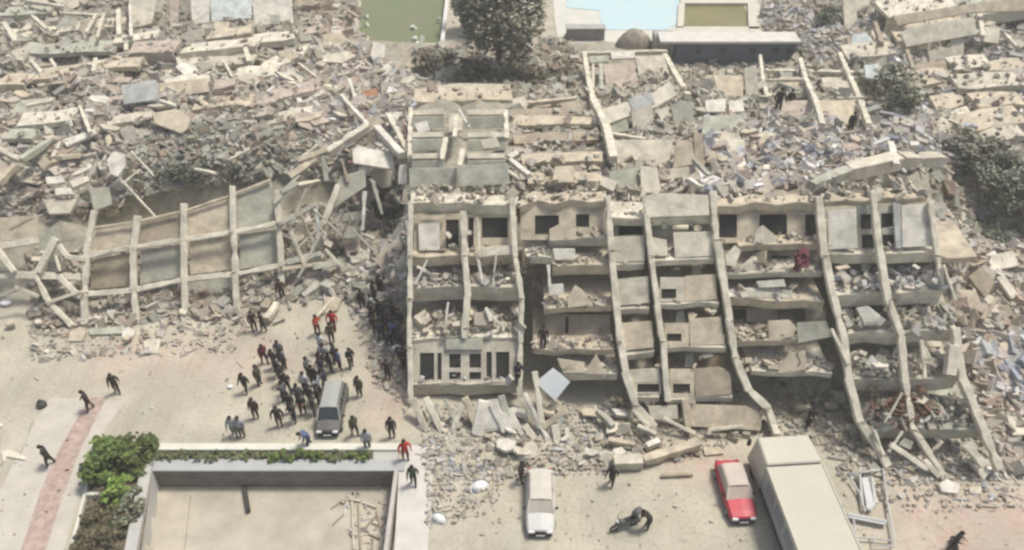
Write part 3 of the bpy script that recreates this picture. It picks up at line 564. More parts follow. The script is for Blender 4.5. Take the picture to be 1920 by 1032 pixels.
def ledge_mb(x0, y0, x1, y1, hpx, D, dz=1.0):
    za = T(x0, y0).z; zb = T(x1, y1).z; z = (za + zb) / 2 + dz
    a = G(x0, y0, z); b = G(x1, y1, z); sc = F / math.sqrt(a.x ** 2 + a.y ** 2 + (CH - a.z) ** 2) * .85; th = hpx / sc
    n = max(2, int((b - a).length / 1.5)); fr = [a.lerp(b, i / n) + Vector((0, random.uniform(-.2, .2), random.uniform(-.06, .06))) for i in range(n + 1)]
    mb = MB(); mb.prism(fr + [p + Vector((random.uniform(-.3, .3), D, random.uniform(0, .3))) for p in reversed(fr)], Vector((0, 0, -min(th, .35))))
    if th > .4:
        mb.prism([p + Vector((0, -.02, .02)) for p in fr] + [p + Vector((0, .3, .02)) for p in reversed(fr)], Vector((0, 0, -th)))
    return mb
def one(mb, name, label, cat, m, group=None): return tag(mb.build(name, C(m), bevel=.03), label, cat, group)
class Pile:
    def __init__(s, name, label, px, py): o = T(px, py); s.t = thing(name, label, 'collapsed building', o)
    def plate(s, pts, m='beige', name='wall_panel', **k): plate_mb(pts, **k).build(name, C(m), s.t, bevel=.03)
    def beam(s, p, q, w, m='pale', name='beam', **k): beam_mb(p, q, w, **k).build(name, C(m), s.t, bevel=.03)
    def ledge(s, *a, m='conc', dz=1.0):
        mb = ledge_mb(*a, dz=dz); mb.build('floor_slab', C(m), s.t); x0, y0, x1, y1, h, D = a; z = max(v[2] for v in mb.v); p = G(x0, y0, z); q = G(x1, y1, z); r = MB()
        for _ in range(int((q - p).length * D * 1.3)): chunk(r, p.lerp(q, random.random()) + Vector((0, random.uniform(.15, D), -.1 * random.random())), .07 + .33 * random.random() ** 3, random.choice(('grey', 'beige', 'pink')))
        if r.v: o = r.build('rubble', RUB, s.t, attr=True); o['kind'] = 'stuff'
cc['greenl'] = (.50, .51, .45)
# back rows of the central blocks
U1 = Pile('rear_block', 'upper rear block with stacked grey-green balcony fronts above the leftmost front', 860, 260)
U1.ledge(775,190,962,188,14,2.6,m='beige',dz=1.3)
U1.ledge(800,176,950,172,6,1.6,m='conc',dz=1.8)
for (x0, x1) in ((772, 832), (876, 946)):
    for k, y in enumerate((206, 248, 288)):
        U1.plate([(x0, y + 14), (x1, y + 12), (x1 + 2, y + 34), (x0, y + 36)], 'greenl', dz=2.0, tilt=60, roll=random.uniform(-8, 8), name='balcony_front')
        U1.plate([(x0, y), (x1, y - 1), (x1, y + 9), (x0, y + 10)], 'conc', dz=2.2, tilt=25, name='floor_slab')
U1.plate([(766,316),(856,314),(858,350),(768,352)], 'greenl', dz=2.2, tilt=56, name='balcony_front'); U1.plate([(858,312),(952,308),(956,346),(860,350)], 'greenl', dz=2.2, tilt=56, name='balcony_front')
for p, q in (((855,220),(852,260)), ((836,262),(828,300)), ((948,210),(950,262)), ((868,282),(862,312)), ((770,205),(768,300))): U1.beam(p, q, .45, 'pale', dz=2.5, name='column')
U1.plate([(840,214),(868,212),(866,244),(842,248)], 'pale', dz=1.7, tilt=40, roll=12, name='broken_panel'); U1.plate([(776,232),(800,226),(806,246),(784,250)], 'white', dz=2.4, tilt=30, roll=-10, name='broken_panel'); U1.plate([(900,262),(930,256),(938,276),(906,280)], 'conc', dz=2.5, tilt=30, name='broken_panel'); U1.beam((860,206),(880,240), .25, 'white', dz=2.6, name='beam')
U1.beam((955,300),(992,330), .5, 'white', dz=1.4); U1.beam((948,318),(975,338), .3, 'conc', dz=1.3); U1.beam((770,360),(800,352), .5, 'white', dz=1.); U1.plate([(826,366),(862,352),(872,364),(846,380)], 'conc', dz=.8)
U1.beam((962,384),(990,378), .4, 'white', dz=1.2); U1.beam((776,372),(810,368), .4, 'white', dz=1.); U1.ledge(770,376,975,366,6,2,m='beige',dz=.5)
U2 = Pile('rear_stair_bay', 'rubble-strewn stepped floors behind the stair bay, between the rear blocks', 1040, 280)
for x0, y0, x1, y1, m in ((960,205,1085,196,'beige'),(960,236,1120,232,'beige'),(965,268,1125,262,'tan'),(980,306,1130,302,'beige'),(990,346,1132,342,'beige'),(960,220,1090,214,'tan')): U2.ledge(x0,y0,x1,y1,7,1.2,m=m,dz=.6)
U2.plate([(1040,312),(1074,310),(1080,334),(1036,338)], 'beige', dz=1.2); U2.beam((990,195),(1080,186), .5, 'beige', dz=1.4); U2.plate([(1048,330),(1062,318),(1074,332),(1078,342),(1046,342)], 'beige', dz=1.)
U2.plate([(1046,194),(1084,188),(1086,212),(1060,206)], 'beige', dz=1.4, tilt=40); U2.plate([(960,186),(984,180),(990,214),(962,216)], 'pale', dz=1.3, tilt=40)
U3 = Pile('rear_block', 'tall rear block with a diagonal fallen slab, behind the central curved-column block', 1210, 250)
for pts, w in (([(1095,100),(1103,150),(1112,190)], .6), ([(1112,190),(1136,240),(1150,300)], .75), ([(1246,105),(1268,145),(1290,182)], .7)):
    for i in range(len(pts) - 1): U3.beam(pts[i], pts[i + 1], w, 'pale', dz=1.8, name='column')
U3.beam((1096,102),(1250,98), .6, 'conc', dz=1.8); U3.beam((1112,122),(1112,180), .35, 'conc', dz=1.5, name='column'); U3.beam((1126,122),(1128,170), .5, 'green', dz=1.3, name='column')
U3.plate([(1104,105),(1140,104),(1142,116),(1106,118)], 'green', dz=1.6); U3.plate([(1145,98),(1190,97),(1191,109),(1147,111)], 'white', dz=2.1, name='roof_sheet')
U3.plate([(1190,105),(1244,103),(1256,140),(1200,150)], 'conc', dz=1.2); U3.plate([(1130,120),(1190,118),(1196,160),(1140,185)], 'pink', dz=.7)
U3.plate([(1124,206),(1215,180),(1256,152),(1270,178),(1232,200),(1140,232)], 'pale', dz=2.0, tilt=30, name='floor_slab', th=.4)
U3.plate([(1178,186),(1222,172),(1228,194),(1186,208)], 'blue', dz=2.15, tilt=30); U3.plate([(1134,222),(1172,208),(1180,246),(1142,252)], 'green', dz=1.2, tilt=45); U3.plate([(1182,208),(1222,196),(1226,226),(1188,246)], 'conc', dz=1.4, tilt=45)
U3.plate([(1258,200),(1276,188),(1300,192),(1300,240),(1288,256),(1266,250)], 'green', dz=1.4, tilt=50); U3.plate([(1232,212),(1250,200),(1256,214),(1240,226)], 'pale', dz=1.5, tilt=40)
U3.beam((1134,250),(1210,262), .35, 'pale', dz=1.4); U3.plate([(1150,262),(1262,262),(1256,300),(1222,318),(1158,310)], 'conc', dz=.8, tilt=28); U3.plate([(1268,262),(1298,268),(1304,308),(1262,316)], 'beige', dz=1.2, tilt=45)
U3.plate([(1142,322),(1196,316),(1200,364),(1144,368)], 'green', dz=.6, tilt=40, name='balcony_front'); U3.plate([(1200,312),(1232,314),(1240,362),(1202,366)], 'pale', dz=.7, tilt=40, name='balcony_front')
U3.plate([(1244,318),(1310,310),(1312,350),(1248,352)], 'conc', dz=.6, tilt=35); U3.beam((1292,338),(1318,354), .45, 'white', dz=1.2); U3.beam((1300,300),(1330,330), .4, 'grey', dz=1.3)
U3.plate([(1206,384),(1222,370),(1236,386),(1226,402),(1208,400)], 'white', dz=.8)
U4 = Pile('rear_block', 'rear block with bare floors where two people stand, right of the diagonal slab', 1500, 200)
for pts, w in (([(1425,106),(1430,150),(1438,182)], .45), ([(1500,112),(1510,150),(1528,190),(1542,236)], .55), ([(1574,102),(1590,140),(1612,190),(1628,236)], .6)):
    for i in range(len(pts) - 1): U4.beam(pts[i], pts[i + 1], w, 'pale', dz=2.2, name='column')
U4.beam((1436,134),(1600,138), .6, 'pale', dz=2.2); U4.beam((1440,152),(1510,150), .4, 'conc', dz=2.0); U4.beam((1450,180),(1606,180), .4, 'pale', dz=2.0)
U4.plate([(1456,188),(1518,188),(1532,230),(1470,236)], 'pink', dz=.7, tilt=14, name='floor_slab'); U4.plate([(1526,188),(1602,188),(1618,232),(1540,236)], 'beige', dz=.7, tilt=14, name='floor_slab')
U4.plate([(1322,188),(1362,184),(1360,210),(1324,210)], 'white', dz=1.2); U4.plate([(1366,190),(1392,186),(1396,208),(1368,212)], 'white', dz=1.1)
U4.plate([(1318,218),(1384,214),(1402,232),(1378,256),(1316,252)], 'green', dz=1., name='floor_slab'); U4.plate([(1395,130),(1418,122),(1424,190),(1400,200)], 'pale', dz=1.4, tilt=55); U4.plate([(1336,140),(1392,142),(1394,182),(1350,184)], 'beige', dz=.8)
U4.plate([(1540,145),(1600,144),(1604,174),(1546,176)], 'conc', dz=.7, tilt=12); U4.plate([(1462,144),(1500,144),(1504,174),(1466,176)], 'beige', dz=.7, tilt=12); U4.plate([(1332,258),(1396,262),(1398,284),(1340,286)], 'pale', dz=.9)
U4.plate([(1300,250),(1318,250),(1322,330),(1304,330)], 'tan', dz=.9, tilt=40)
# pancaked building, top right
TR = Pile('pancaked_building', 'pancaked building of long tilted floor slabs in the top right corner', 1760, 70)
TR.ledge(1668,34,1925,-6,30,5,m='pale',dz=2.6); TR.ledge(1688,84,1830,38,26,3.5,m='beige',dz=1.6); TR.ledge(1590,112,1694,96,8,3,m='conc',dz=1.0); TR.ledge(1820,30,2010,6,16,5,m='green',dz=2.0)
TR.plate([(1690,64),(1704,50),(1826,32),(1834,64),(1700,88)], 'pale', dz=3.2, tilt=52, name='balcony_front', th=.4); TR.plate([(1674,30),(1800,10),(1925,-8),(1925,20),(1820,24),(1684,48)], 'beige', dz=4.0, tilt=50, name='balcony_front', th=.4)
TR.plate([(1740,96),(1800,86),(1806,112),(1744,122)], 'conc', dz=1.6, tilt=50, name='balcony_front'); TR.beam((1700,96),(1712,130), .5, 'tan', dz=1.6, name='column'); TR.beam((1836,28),(1842,70), .6, 'pale', dz=2.6, name='column')
TR.plate([(1580,-6),(1632,-6),(1630,10),(1606,22),(1610,52),(1584,56)], 'conc', dz=1.6, tilt=35); TR.plate([(1596,68),(1624,60),(1646,86),(1638,98),(1598,104)], 'pblue', dz=1.8, tilt=35)
TR.plate([(1642,0),(1672,-4),(1668,28),(1646,32)], 'pale', dz=2.2, tilt=40); TR.beam((1640,44),(1652,82), .6, 'tan', dz=2); TR.plate([(1672,60),(1684,44),(1694,70),(1692,92),(1668,90)], 'pale', dz=2.2, tilt=50)
TR.plate([(1784,72),(1808,70),(1806,120),(1782,124)], 'pale', dz=1.4, tilt=50); TR.plate([(1700,124),(1772,112),(1780,140),(1704,156)], 'tan', dz=.6); TR.plate([(1840,50),(1876,52),(1872,82),(1844,78)], 'pale', dz=1.6, tilt=40)
TR.beam((1880,60),(1905,88), .4, 'pale', dz=1.6); TR.plate([(1620,122),(1646,120),(1650,134),(1676,134),(1672,152),(1624,146)], 'pblue', dz=2.6, tilt=30, name='awning')
RR = Pile('stepped_slab_ruin', 'stepped cream floor slabs of a flattened house at the right edge, above the dark tree', 1850, 220)
RR.ledge(1758,208,1812,196,14,2.5,m='beige',dz=.9); RR.ledge(1782,232,1830,222,8,2,m='pale',dz=1.); RR.ledge(1778,252,1925,228,14,3,m='beige',dz=.7); RR.ledge(1800,168,1925,158,8,3,m='conc',dz=1.4); RR.ledge(1835,200,1925,196,10,2.5,m='beige',dz=1.)
RR.ledge(1700,165,1790,150,8,3,m='beige',dz=1.); RR.ledge(1850,268,1925,256,8,2.5,m='conc',dz=.8); RR.ledge(1790,130,1860,122,8,2.5,m='pale',dz=1.1); RR.ledge(1860,140,1925,128,8,2.5,m='beige',dz=1.1); RR.plate([(1836,186),(1872,180),(1876,214),(1840,222)], 'pale', dz=1.3, tilt=45)
# pancaked buildings, top left
TL = Pile('pancaked_building', 'pancaked building of long sagging floor slabs across the top left, above the grey rubble', 260, 100)
for a, m, dz in (((40,100,212,98,7,3,),'green',1.2), ((240,100,322,98,18,3.5),'pink',1.8), ((338,100,480,86,14,3),'pale',1.4), ((210,82,292,70,9,2),'pale',1.5), ((385,76,470,62,10,2.5),'beige',1.3),
    ((470,84,552,72,12,3),'pale',1.2), ((482,142,566,106,8,4),'pale',1.4), ((0,112,42,112,26,3),'conc',1.), ((-10,160,44,158,24,3),'beige',1.), ((298,172,392,152,16,3),'pale',1.2), ((140,96,212,94,14,2),'beige',.8), ((490,196,600,166,10,3),'pink',.9), ((0,214,90,208,12,3),'green',.7)):
    TL.ledge(*a[:4], max(4, a[4] * .8), a[5] * .75, m=m, dz=dz * .85)
for a, m, dz in (((0,72,110,66,8,3),'pale',1.3), ((110,60,230,50,7,3),'conc',1.4), ((0,30,90,26,8,3),'green',1.5), ((330,128,470,120,8,3),'conc',1.0), ((180,128,260,126,8,3),'beige',1.0), ((430,150,520,140,7,3),'pale',1.1), ((60,150,150,140,9,3),'beige',1.0),
    ((30,236,130,226,9,3),'pale',.8), ((360,206,470,196,8,3),'beige',.8), ((540,70,600,60,8,2),'pink',1.1), ((0,262,60,258,8,2),'green',.8), ((500,232,580,218,8,2.5),'conc',.8), ((400,170,440,160,12,2),'pink',1.), ((200,236,280,226,8,2),'conc',.7)):
    TL.ledge(*a[:4], max(4, a[4] * .8), a[5] * .75, m=m, dz=dz * .85)
for p, q, w in (((60,116),(80,140),.5), ((180,112),(176,136),.5), ((334,112),(346,140),.5), ((460,92),(468,118),.6), ((240,70),(236,96),.5), ((150,200),(170,250),.4), ((420,116),(436,146),.35), ((300,190),(330,200),.4), ((50,200),(100,190),.4), ((560,120),(600,150),.4)): TL.beam(p, q, w, 'pale', dz=1.4)
TL.plate([(226,160),(292,150),(298,186),(232,196)], 'blue', dz=1.5, tilt=30); TL.plate([(300,156),(388,146),(392,172),(302,184)], 'beige', dz=1.3, tilt=32)
TL.plate([(104,52),(122,28),(144,36),(138,70),(112,74)], 'green', dz=1.4, tilt=40); TL.plate([(150,40),(182,34),(166,64),(150,60)], 'tan', dz=1.2)
for p, q, w in (((120,26),(186,30),.4), ((180,28),(162,62),.4), ((195,26),(182,72),.35), ((222,20),(224,68),.6), ((40,0),(120,14),.5), ((60,30),(88,56),.5), ((8,44),(30,80),.6), ((96,112),(108,134),.4)): TL.beam(p, q, w, 'pale', dz=1.8)
TL.plate([(40,54),(54,42),(70,62),(60,70),(44,68)], 'pale', dz=1.4); 
V1 = Pile('broken_house', 'white house remnant with a pale flat roof at the top edge', 420, 20)
V1.plate([(355,-30),(392,-30),(392,42),(360,46)], 'white', dz=2.6, tilt=38); V1.plate([(392,-30),(474,-30),(470,34),(396,42)], 'pblue', dz=2.4, tilt=30, name='roof'); V1.plate([(472,-20),(545,-30),(550,60),(478,70)], 'white', dz=2.2, tilt=36)
V1.plate([(506,28),(524,28),(524,46),(508,46)], 'grey', dz=2.4, tilt=36, name='window'); V1.plate([(553,-20),(590,-20),(588,30),(560,30)], 'beige', dz=1.8, tilt=50); V1.plate([(400,42),(430,40),(426,60),(404,60)], 'beige', dz=1.4)
V2 = Pile('broken_house', 'narrow cream wall remnant at the top edge left of the pale flat roof', 275, 25)
V2.plate([(241,-30),(300,-30),(284,44),(262,50),(243,56)], 'pale', dz=2.6, tilt=38); V2.plate([(318,-10),(336,-10),(332,60),(318,62)], 'pink', dz=1.6, tilt=38); V2.beam((243,-30),(246,70), .4, 'white', dz=2.4, name='column')
# loose slabs and beams listed one by one
LS = [([(284,212),(330,204),(358,222),(350,242),(340,250),(290,232)],'beige',1.2,25,'large cream slab lying flat in the grey rubble of the upper left','concrete_slab'),
 ([(116,262),(176,242),(184,250),(124,274)],'white',.8,20,'long white-pink slab lying in the rubble above the pair of white blocks','concrete_slab'),
 ([(200,300),(212,284),(232,288),(234,312),(220,332),(206,326)],'white',1.2,35,'bright white slab tipped on end in the left rubble','concrete_slab'),
 ([(84,332),(116,330),(122,342),(88,346)],'white',1.3,20,'upper of the two small white blocks in the left rubble','concrete_block'),
 ([(102,352),(132,352),(136,364),(104,366)],'white',1.1,20,'lower of the two small white blocks in the left rubble','concrete_block'),
 ([(80,374),(146,372),(130,400),(92,402)],'conc',.9,30,'grey-white slab under the two small white blocks','concrete_slab'),
 ([(166,354),(204,350),(208,384),(176,396)],'grey',1.0,35,'rough grey slab above the first column of the toppled frame','concrete_slab'),
 ([(130,340),(164,330),(166,340),(136,352)],'pale',1.2,25,'narrow pale slab right of the two small white blocks','concrete_slab'),
 ([(-6,300),(26,306),(40,314),(10,330),(-6,330)],'pink',.8,25,'pinkish slab at the left edge below the bent beam','concrete_slab'),
 ([(660,284),(668,274),(736,286),(740,318),(662,306)],'white',2.4,20,'big bright white box-like slab above the dark hollow','concrete_slab'),
 ([(700,308),(736,322),(736,350),(716,354),(696,334)],'conc',1.6,60,'grey side panel hanging below the bright white box-like slab','wall_panel'),
 ([(748,310),(762,308),(762,346),(746,346)],'white',1.6,45,'slim white panel between the white box-like slab and the balcony fronts','wall_panel'),
 ([(606,64),(640,62),(662,82),(640,104),(604,96)],'beige',1.2,25,'cream slab fragment near the lower left corner of the green court','concrete_slab'),
 ([(700,78),(722,84),(720,108),(704,122),(694,104)],'white',1.3,35,'bright white jagged fragment at the bottom left of the green court','concrete_slab'),
 ([(600,104),(650,96),(670,104),(640,118),(606,116)],'pale',1.0,22,'pale slab below the cream fragment by the green court','concrete_slab'),
 ([(680,170),(706,166),(712,184),(692,196),(674,190)],'rustw',1.1,30,'orange-brown heap fragment above the crossed white beams','concrete_slab'),
 ([(520,96),(548,92),(560,108),(530,118)],'beige',1.2,25,'cream slab behind the dark slanted roof slab','concrete_slab'),
 ([(1740,560),(1768,552),(1776,574),(1750,582)],'beige',.6,30,'small beige slab right of the rightmost block','concrete_slab'),
 ([(1756,446),(1790,436),(1822,462),(1826,474),(1768,478)],'beige',1.0,35,'broad beige slab beside the top of the rightmost block','concrete_slab'),
 ([(1816,520),(1842,500),(1866,530),(1848,560)],'tan',1.0,40,'tan sheet leaning in the right-hand rubble','concrete_slab'),
 ([(1850,480),(1900,470),(1912,498),(1862,508)],'pale',.8,25,'pale slab at the right edge below the dark tree','concrete_slab'),
 ([(1868,520),(1884,516),(1910,552),(1898,562)],'pale',.9,30,'slim pale slab on the right edge rubble','concrete_slab'),
 ([(1860,580),(1892,570),(1900,592),(1864,604)],'tan',.7,40,'tan panel above the white heap of cloths','concrete_slab'),
 ([(1760,908),(1776,898),(1800,908),(1798,926),(1766,922)],'white',.35,15,'small white slab on the ground in front of the rightmost block','concrete_slab'),
 ([(1816,914),(1842,912),(1840,926),(1820,926)],'conc',.15,8,'small grey slab on the ground at the foot of the rightmost block','concrete_slab'),
 ([(1812,858),(1824,850),(1858,886),(1844,900)],'pale',.6,25,'pale door-like slab leaning in the foot rubble of the rightmost block','concrete_slab'),
 ([(1318,838),(1350,838),(1358,850),(1322,854)],'beige',.25,10,'cream board lying behind the red car','board'),
 ([(165,616),(225,612),(228,626),(168,628)],'green',.3,20,'low grey-green block at the foot of the first bays of the toppled frame','concrete_block'),
 ([(228,620),(242,612),(252,622),(246,636),(228,636)],'white',.4,20,'white boulder-like block at the foot of the second column of the toppled frame','concrete_block'),
 ([(268,640),(300,636),(296,664),(272,660)],'pale',.25,12,'pale rounded block on the dusty slope in front of the toppled frame','concrete_block'),
 ([(130,622),(150,612),(160,624),(152,640),(128,640)],'beige',.35,20,'beige block at the foot of the slanting left columns','concrete_block'),
 ([(700,488),(722,462),(734,464),(732,492),(716,504)],'beige',1.0,45,'beige slab standing in the heap left of the leftmost block','concrete_slab'),
 ([(742,500),(752,478),(768,482),(770,500),(750,512)],'grey',.9,40,'dark grey slab against the side of the leftmost block','concrete_slab'),
 ([(655,480),(690,476),(694,488),(660,494)],'pale',.7,25,'pale slab lying on the heap left of the leftmost block','concrete_slab'),
 ([(640,450),(672,440),(676,470),(650,476)],'pink',.6,35,'pinkish slab on the heap below the dark hollow','concrete_slab'),
 ([(660,532),(694,524),(696,530),(664,542)],'pblue',.4,20,'thin pale-blue board above the crowd beside the leftmost block','board'),
 ([(600,590),(612,556),(640,560),(632,582)],'beige',.3,20,'beige fragment on the slope above the two people in red','concrete_slab')]
cc['rustw'] = (.45, .25, .16)
LB = [((0,282),(38,302),.6,1.2,'conc','left arm of the bent V-shaped beam at the left edge'), ((38,302),(100,260),.6,1.2,'green','right arm of the bent V-shaped beam at the left edge'),
 ((-5,345),(30,312),.7,1.2,'beige','thick beige beam slanting up from the left edge below the bent beam'), ((614,288),(690,238),.8,2.0,'pale','pale beam slanting up to the right above the dark hollow'),
 ((690,236),(640,180),.45,1.6,'white','white beam running up left from the crossing of beams'), ((706,240),(754,292),.7,2.2,'white','thick white beam sloping down right beside the bright white slab'),
 ((728,216),(766,288),.55,1.8,'pale','pale beam sloping down right next to the balcony fronts'), ((655,150),(668,190),.4,1.3,'white','white beam fragment left of the orange-brown fragment'),
 ((246,284),(288,330),.18,1.3,'pale','thin pale pole in the dark hollow left of centre'), ((230,345),(262,318),.18,1.3,'pale','thin bent pole above the toppled frame'), ((234,345),(292,408),.22,1.3,'pale','long thin pole reaching down to the frame top'),
 ((365,318),(405,326),.35,1.0,'pale','short pale beam on the dark grey heap above the frame'), ((560,300),(610,262),.3,1.2,'conc','grey beam below the pale slanting beam'),
 ((640,540),(590,600),.2,.3,'pale','thin strip of concrete on the slope above the people in red'), ((500,600),(520,570),.6,.5,'pale','white-grey beam stub beside the two dark figures'), ((512,606),(534,598),.3,.2,'grey','dark small beam on the ground behind the crowd'),
 ((1520,350),(1590,322),.9,1.5,'grey','grey left part of the long slanting parapet above the rightmost block'), ((1588,322),(1684,302),1.3,1.6,'pale','pale middle part of the long slanting parapet above the rightmost block'), ((1686,302),(1762,300),1.2,1.5,'conc','right part of the long slanting parapet above the rightmost block'),
 ((1668,270),(1680,312),.6,2.0,'white','white post standing on the slanting parapet'), ((1634,362),(1700,356),.5,1.2,'pale','pale beam over the top of the rightmost block'), ((1702,344),(1718,372),.5,1.4,'pale','short pale post at the top right of the rightmost block'),
 ((1140,826),(1190,834),.4,.6,'beige','cream beam lying in front of the stair bay'), ((1206,864),(1310,832),.75,.6,'beige','long beige beam lying across the ground in front of the central block'), ((1212,838),(1236,828),.5,.5,'white','short white beam beside the long beige beam'),
 ((1150,868),(1204,866),.9,.5,'conc','grey block at the left end of the long beige beam'), ((1240,892),(1300,890),.25,.2,'tan','tan kerb-like strip on the ground left of the red car'),
 ((1440,770),(1456,818),.5,.8,'pale','upright pale beam stub left of the truck'), ((1120,770),(1150,800),.5,.8,'grey','grey beam in the dark foot rubble of the central block'), ((1195,800),(1230,815),.4,.8,'conc','grey beam at the foot of the first curved column'),
 ((1530,560),(1546,620),.4,.8,'pale','pale beam beside the first column of the rightmost block'), ((1840,600),(1870,560),.3,.8,'tan','tan pole leaning in the right-hand rubble'), ((1820,500),(1850,490),.3,1.0,'tan','tan pole at the top of the right-hand rubble'), ((430,300),(470,280),.3,1.0,'conc','grey beam on the upper dark heap'),
 ((1726,742),(1770,750),.3,.6,'conc','grey rail lying right of the rust-brown heap'), ((560,350),(600,340),.6,1.2,'pale','pale beam stub left of the dark hollow')]
for pts, m, dz, ti, lb, nm in LS: one(plate_mb(pts, dz=dz, tilt=ti, th=.3), nm.split('_')[-1] + '_fragment', lb, 'debris piece', m)
for p, q, w, dz, m, lb in LB: one(beam_mb(p, q, w, dz=dz), 'beam_fragment', lb, 'debris piece', m)
# side walls of the white box-like slab
# medium loose slabs in groups
def loose(poly, n, label, group, ms, smin=.5, smax=1.6):
    pts_ = []
    while len(pts_) < n:
        x, y = random.uniform(min(p[0] for p in poly), max(p[0] for p in poly)), random.uniform(min(p[1] for p in poly), max(p[1] for p in poly))
        if inpoly(x, y, poly): pts_.append((x, y))
    nb_ = max(2, int(math.sqrt(n))); per = math.ceil(n / nb_); pts_.sort(key=lambda r: r[1]); pts_ = [(x, y, i, r) for r in range(nb_) for i, (x, y) in enumerate(sorted(pts_[r * per:(r + 1) * per]))]
    for x, y, ci, ri in pts_:
        mname = random.choice(ms); lab_ = '%s %s, %s from left in row %s from the top' % ({'conc':'grey-beige','pale':'cream','beige':'beige','pink':'pinkish','white':'white','grey':'grey','blue':'blue-grey','tan':'tan','green':'grey-green'}[mname], label, ORDN[ci], NUMW[ri])
        p = T(x, y); s = random.uniform(smin, smax); k = random.randint(4, 6); a0 = random.uniform(0, 6.28)
        R = Matrix.Rotation(random.gauss(0, .35) + .25, 3, 'X') @ Matrix.Rotation(random.gauss(0, .25), 3, 'Y') @ Matrix.Rotation(random.gauss(0, .5), 3, 'Z')
        asp = random.uniform(.28, .8); mb = MB(); th = random.uniform(.12, .35)
        base = [Vector((s * math.cos(a0 + 6.283 * i / k) * random.uniform(.75, 1.1), s * asp * math.sin(a0 + 6.283 * i / k) * random.uniform(.75, 1.1), 0)) for i in range(k)]
        mb.prism([p + R @ v + Vector((0, 0, .25 + s * .15)) for v in base], R @ Vector((0, 0, th)))
        tag(mb.build('slab_fragment', C(mname), bevel=.02), lab_, 'debris piece', group)
ORDN = ['first','second','third','fourth','fifth','sixth','seventh','eighth','ninth','tenth','eleventh','twelfth']; NUMW = ['one','two','three','four','five','six','seven','eight','nine','ten']
loose([(0,120),(560,120),(640,210),(470,225),(230,240),(180,330),(0,400)], 56, 'slab, upper left field', 'slabs in the upper left rubble', ['beige','pale','conc','pink','white','grey'])
loose([(520,110),(770,130),(770,250),(560,240)], 32, 'slab below the court', 'slabs below the green court', ['pink','pale','white','beige'])
loose([(0,0),(240,0),(240,110),(0,110)], 16, 'slab, top left corner', 'slabs in the top left corner', ['pale','conc','beige'])
loose([(1320,255),(1560,240),(1760,250),(1560,330),(1330,355)], 26, 'slab, household rubble', 'slabs in the household rubble', ['white','pink','beige','pale'], .35, 1.0)
loose([(1690,120),(1920,110),(1920,290),(1740,290)], 22, 'slab, upper right rubble', 'slabs in the upper right rubble', ['pale','conc','beige','blue'], .4, 1.2)
loose([(1780,480),(1920,480),(1920,820),(1800,820)], 20, 'slab, right edge rubble', 'slabs along the right edge', ['beige','tan','pale','pink'], .4, 1.3)
loose([(1000,760),(1180,760),(1200,880),(800,880)], 24, 'slab below stair bay', 'slabs at the foot of the stair bay', ['pale','conc','beige','white'], .3, 1.0)
loose([(1450,720),(1600,720),(1640,880),(1540,870)], 16, 'slab behind the truck', 'slabs behind the truck', ['tan','grey','beige'], .25, .7)
loose([(560,430),(760,430),(760,530),(600,540)], 16, 'slab, block-side heap', 'slabs left of the leftmost block', ['beige','green','pink','grey'], .35, .9)
loose([(0,610),(160,600),(460,590),(440,640),(200,650)], 18, 'stone below toppled frame', 'stones below the toppled frame', ['beige','pale','conc'], .2, .5)
# ---------------------------------------------------------------- loose rubble (stuff)
scatter('rubble', 'grey and beige loose rubble covering the upper left ruins', [(-40,110),(560,110),(760,190),(770,350),(600,340),(600,240),(300,240),(220,300),(240,400),(-40,410)], 5600, ['grey','beige','grey','pink'], .09, .5)
scatter('rubble', 'pinkish and white rubble between the green court and the upper rear block', [(480,100),(660,90),(780,140),(770,310),(600,280)], 2600, ['pink','white','beige'], .10, .55)
scatter('rubble', 'pale rubble of the top left corner', [(-40,-20),(600,-20),(680,100),(500,130),(-40,130)], 2600, ['beige','grey','grey'], .12, .7)
scatter('rubble', 'red-brown broken bricks left of the green court', [(560,0),(660,0),(690,90),(600,80)], 420, ['brown','pink','beige'], .15, .8)
scatter('rubble', 'dark grey-green heap above the toppled frame', [(225,290),(300,238),(480,225),(605,235),(600,330),(540,328),(430,340),(300,362),(232,375)], 4000, ['green','green','grey','brown'], .06, .42)
scatter('rubble', 'beige rubble heap under the open bays of the toppled frame', [(60,470),(600,440),(620,540),(440,600),(60,615)], 1500, ['beige','grey','brown'], .08, .4, power=2.6)
scatter('rubble', 'mixed rubble slope left of the leftmost block', [(540,400),(770,350),(770,560),(680,560),(560,560)], 1500, ['green','beige','grey','pink'], .1, .55)
scatter('rubble', 'brown scrub-covered rubble bank below the central tree', [(780,90),(1060,70),(1100,110),(1090,190),(780,180)], 900, ['brown','green','beige'], .12, .5)
scatter('rubble', 'rubble over the rear roofs behind the central blocks', [(960,180),(1320,110),(1320,400),(770,400),(770,362),(960,355)], 2700, ['beige','grey','beige'], .08, .4)
scatter('rubble', 'white, pink and blue household rubble behind the right block', [(1310,230),(1520,210),(1760,220),(1760,290),(1560,340),(1320,370)], 3600, ['white','pink','cloth','beige','grey'], .1, .5)
scatter('rubble', 'rubble around the rear floors and dark blue building', [(1310,100),(1640,100),(1640,240),(1310,240)], 1100, ['beige','grey','green'], .1, .45)
scatter('rubble', 'pale debris strewn beside the pools at the top', [(1425,-20),(1590,-20),(1600,120),(1490,120),(1480,60),(1430,60)], 1100, ['white','brown','grey'], .12, .5)
scatter('rubble', 'rubble of the top right corner', [(1570,-20),(1960,-20),(1960,170),(1640,170)], 1900, ['grey','beige','white'], .12, .6)
scatter('rubble', 'bluish and beige rubble of the upper right', [(1640,150),(1960,150),(1960,320),(1700,320)], 2200, ['beige','cloth','grey','grey'], .1, .5)
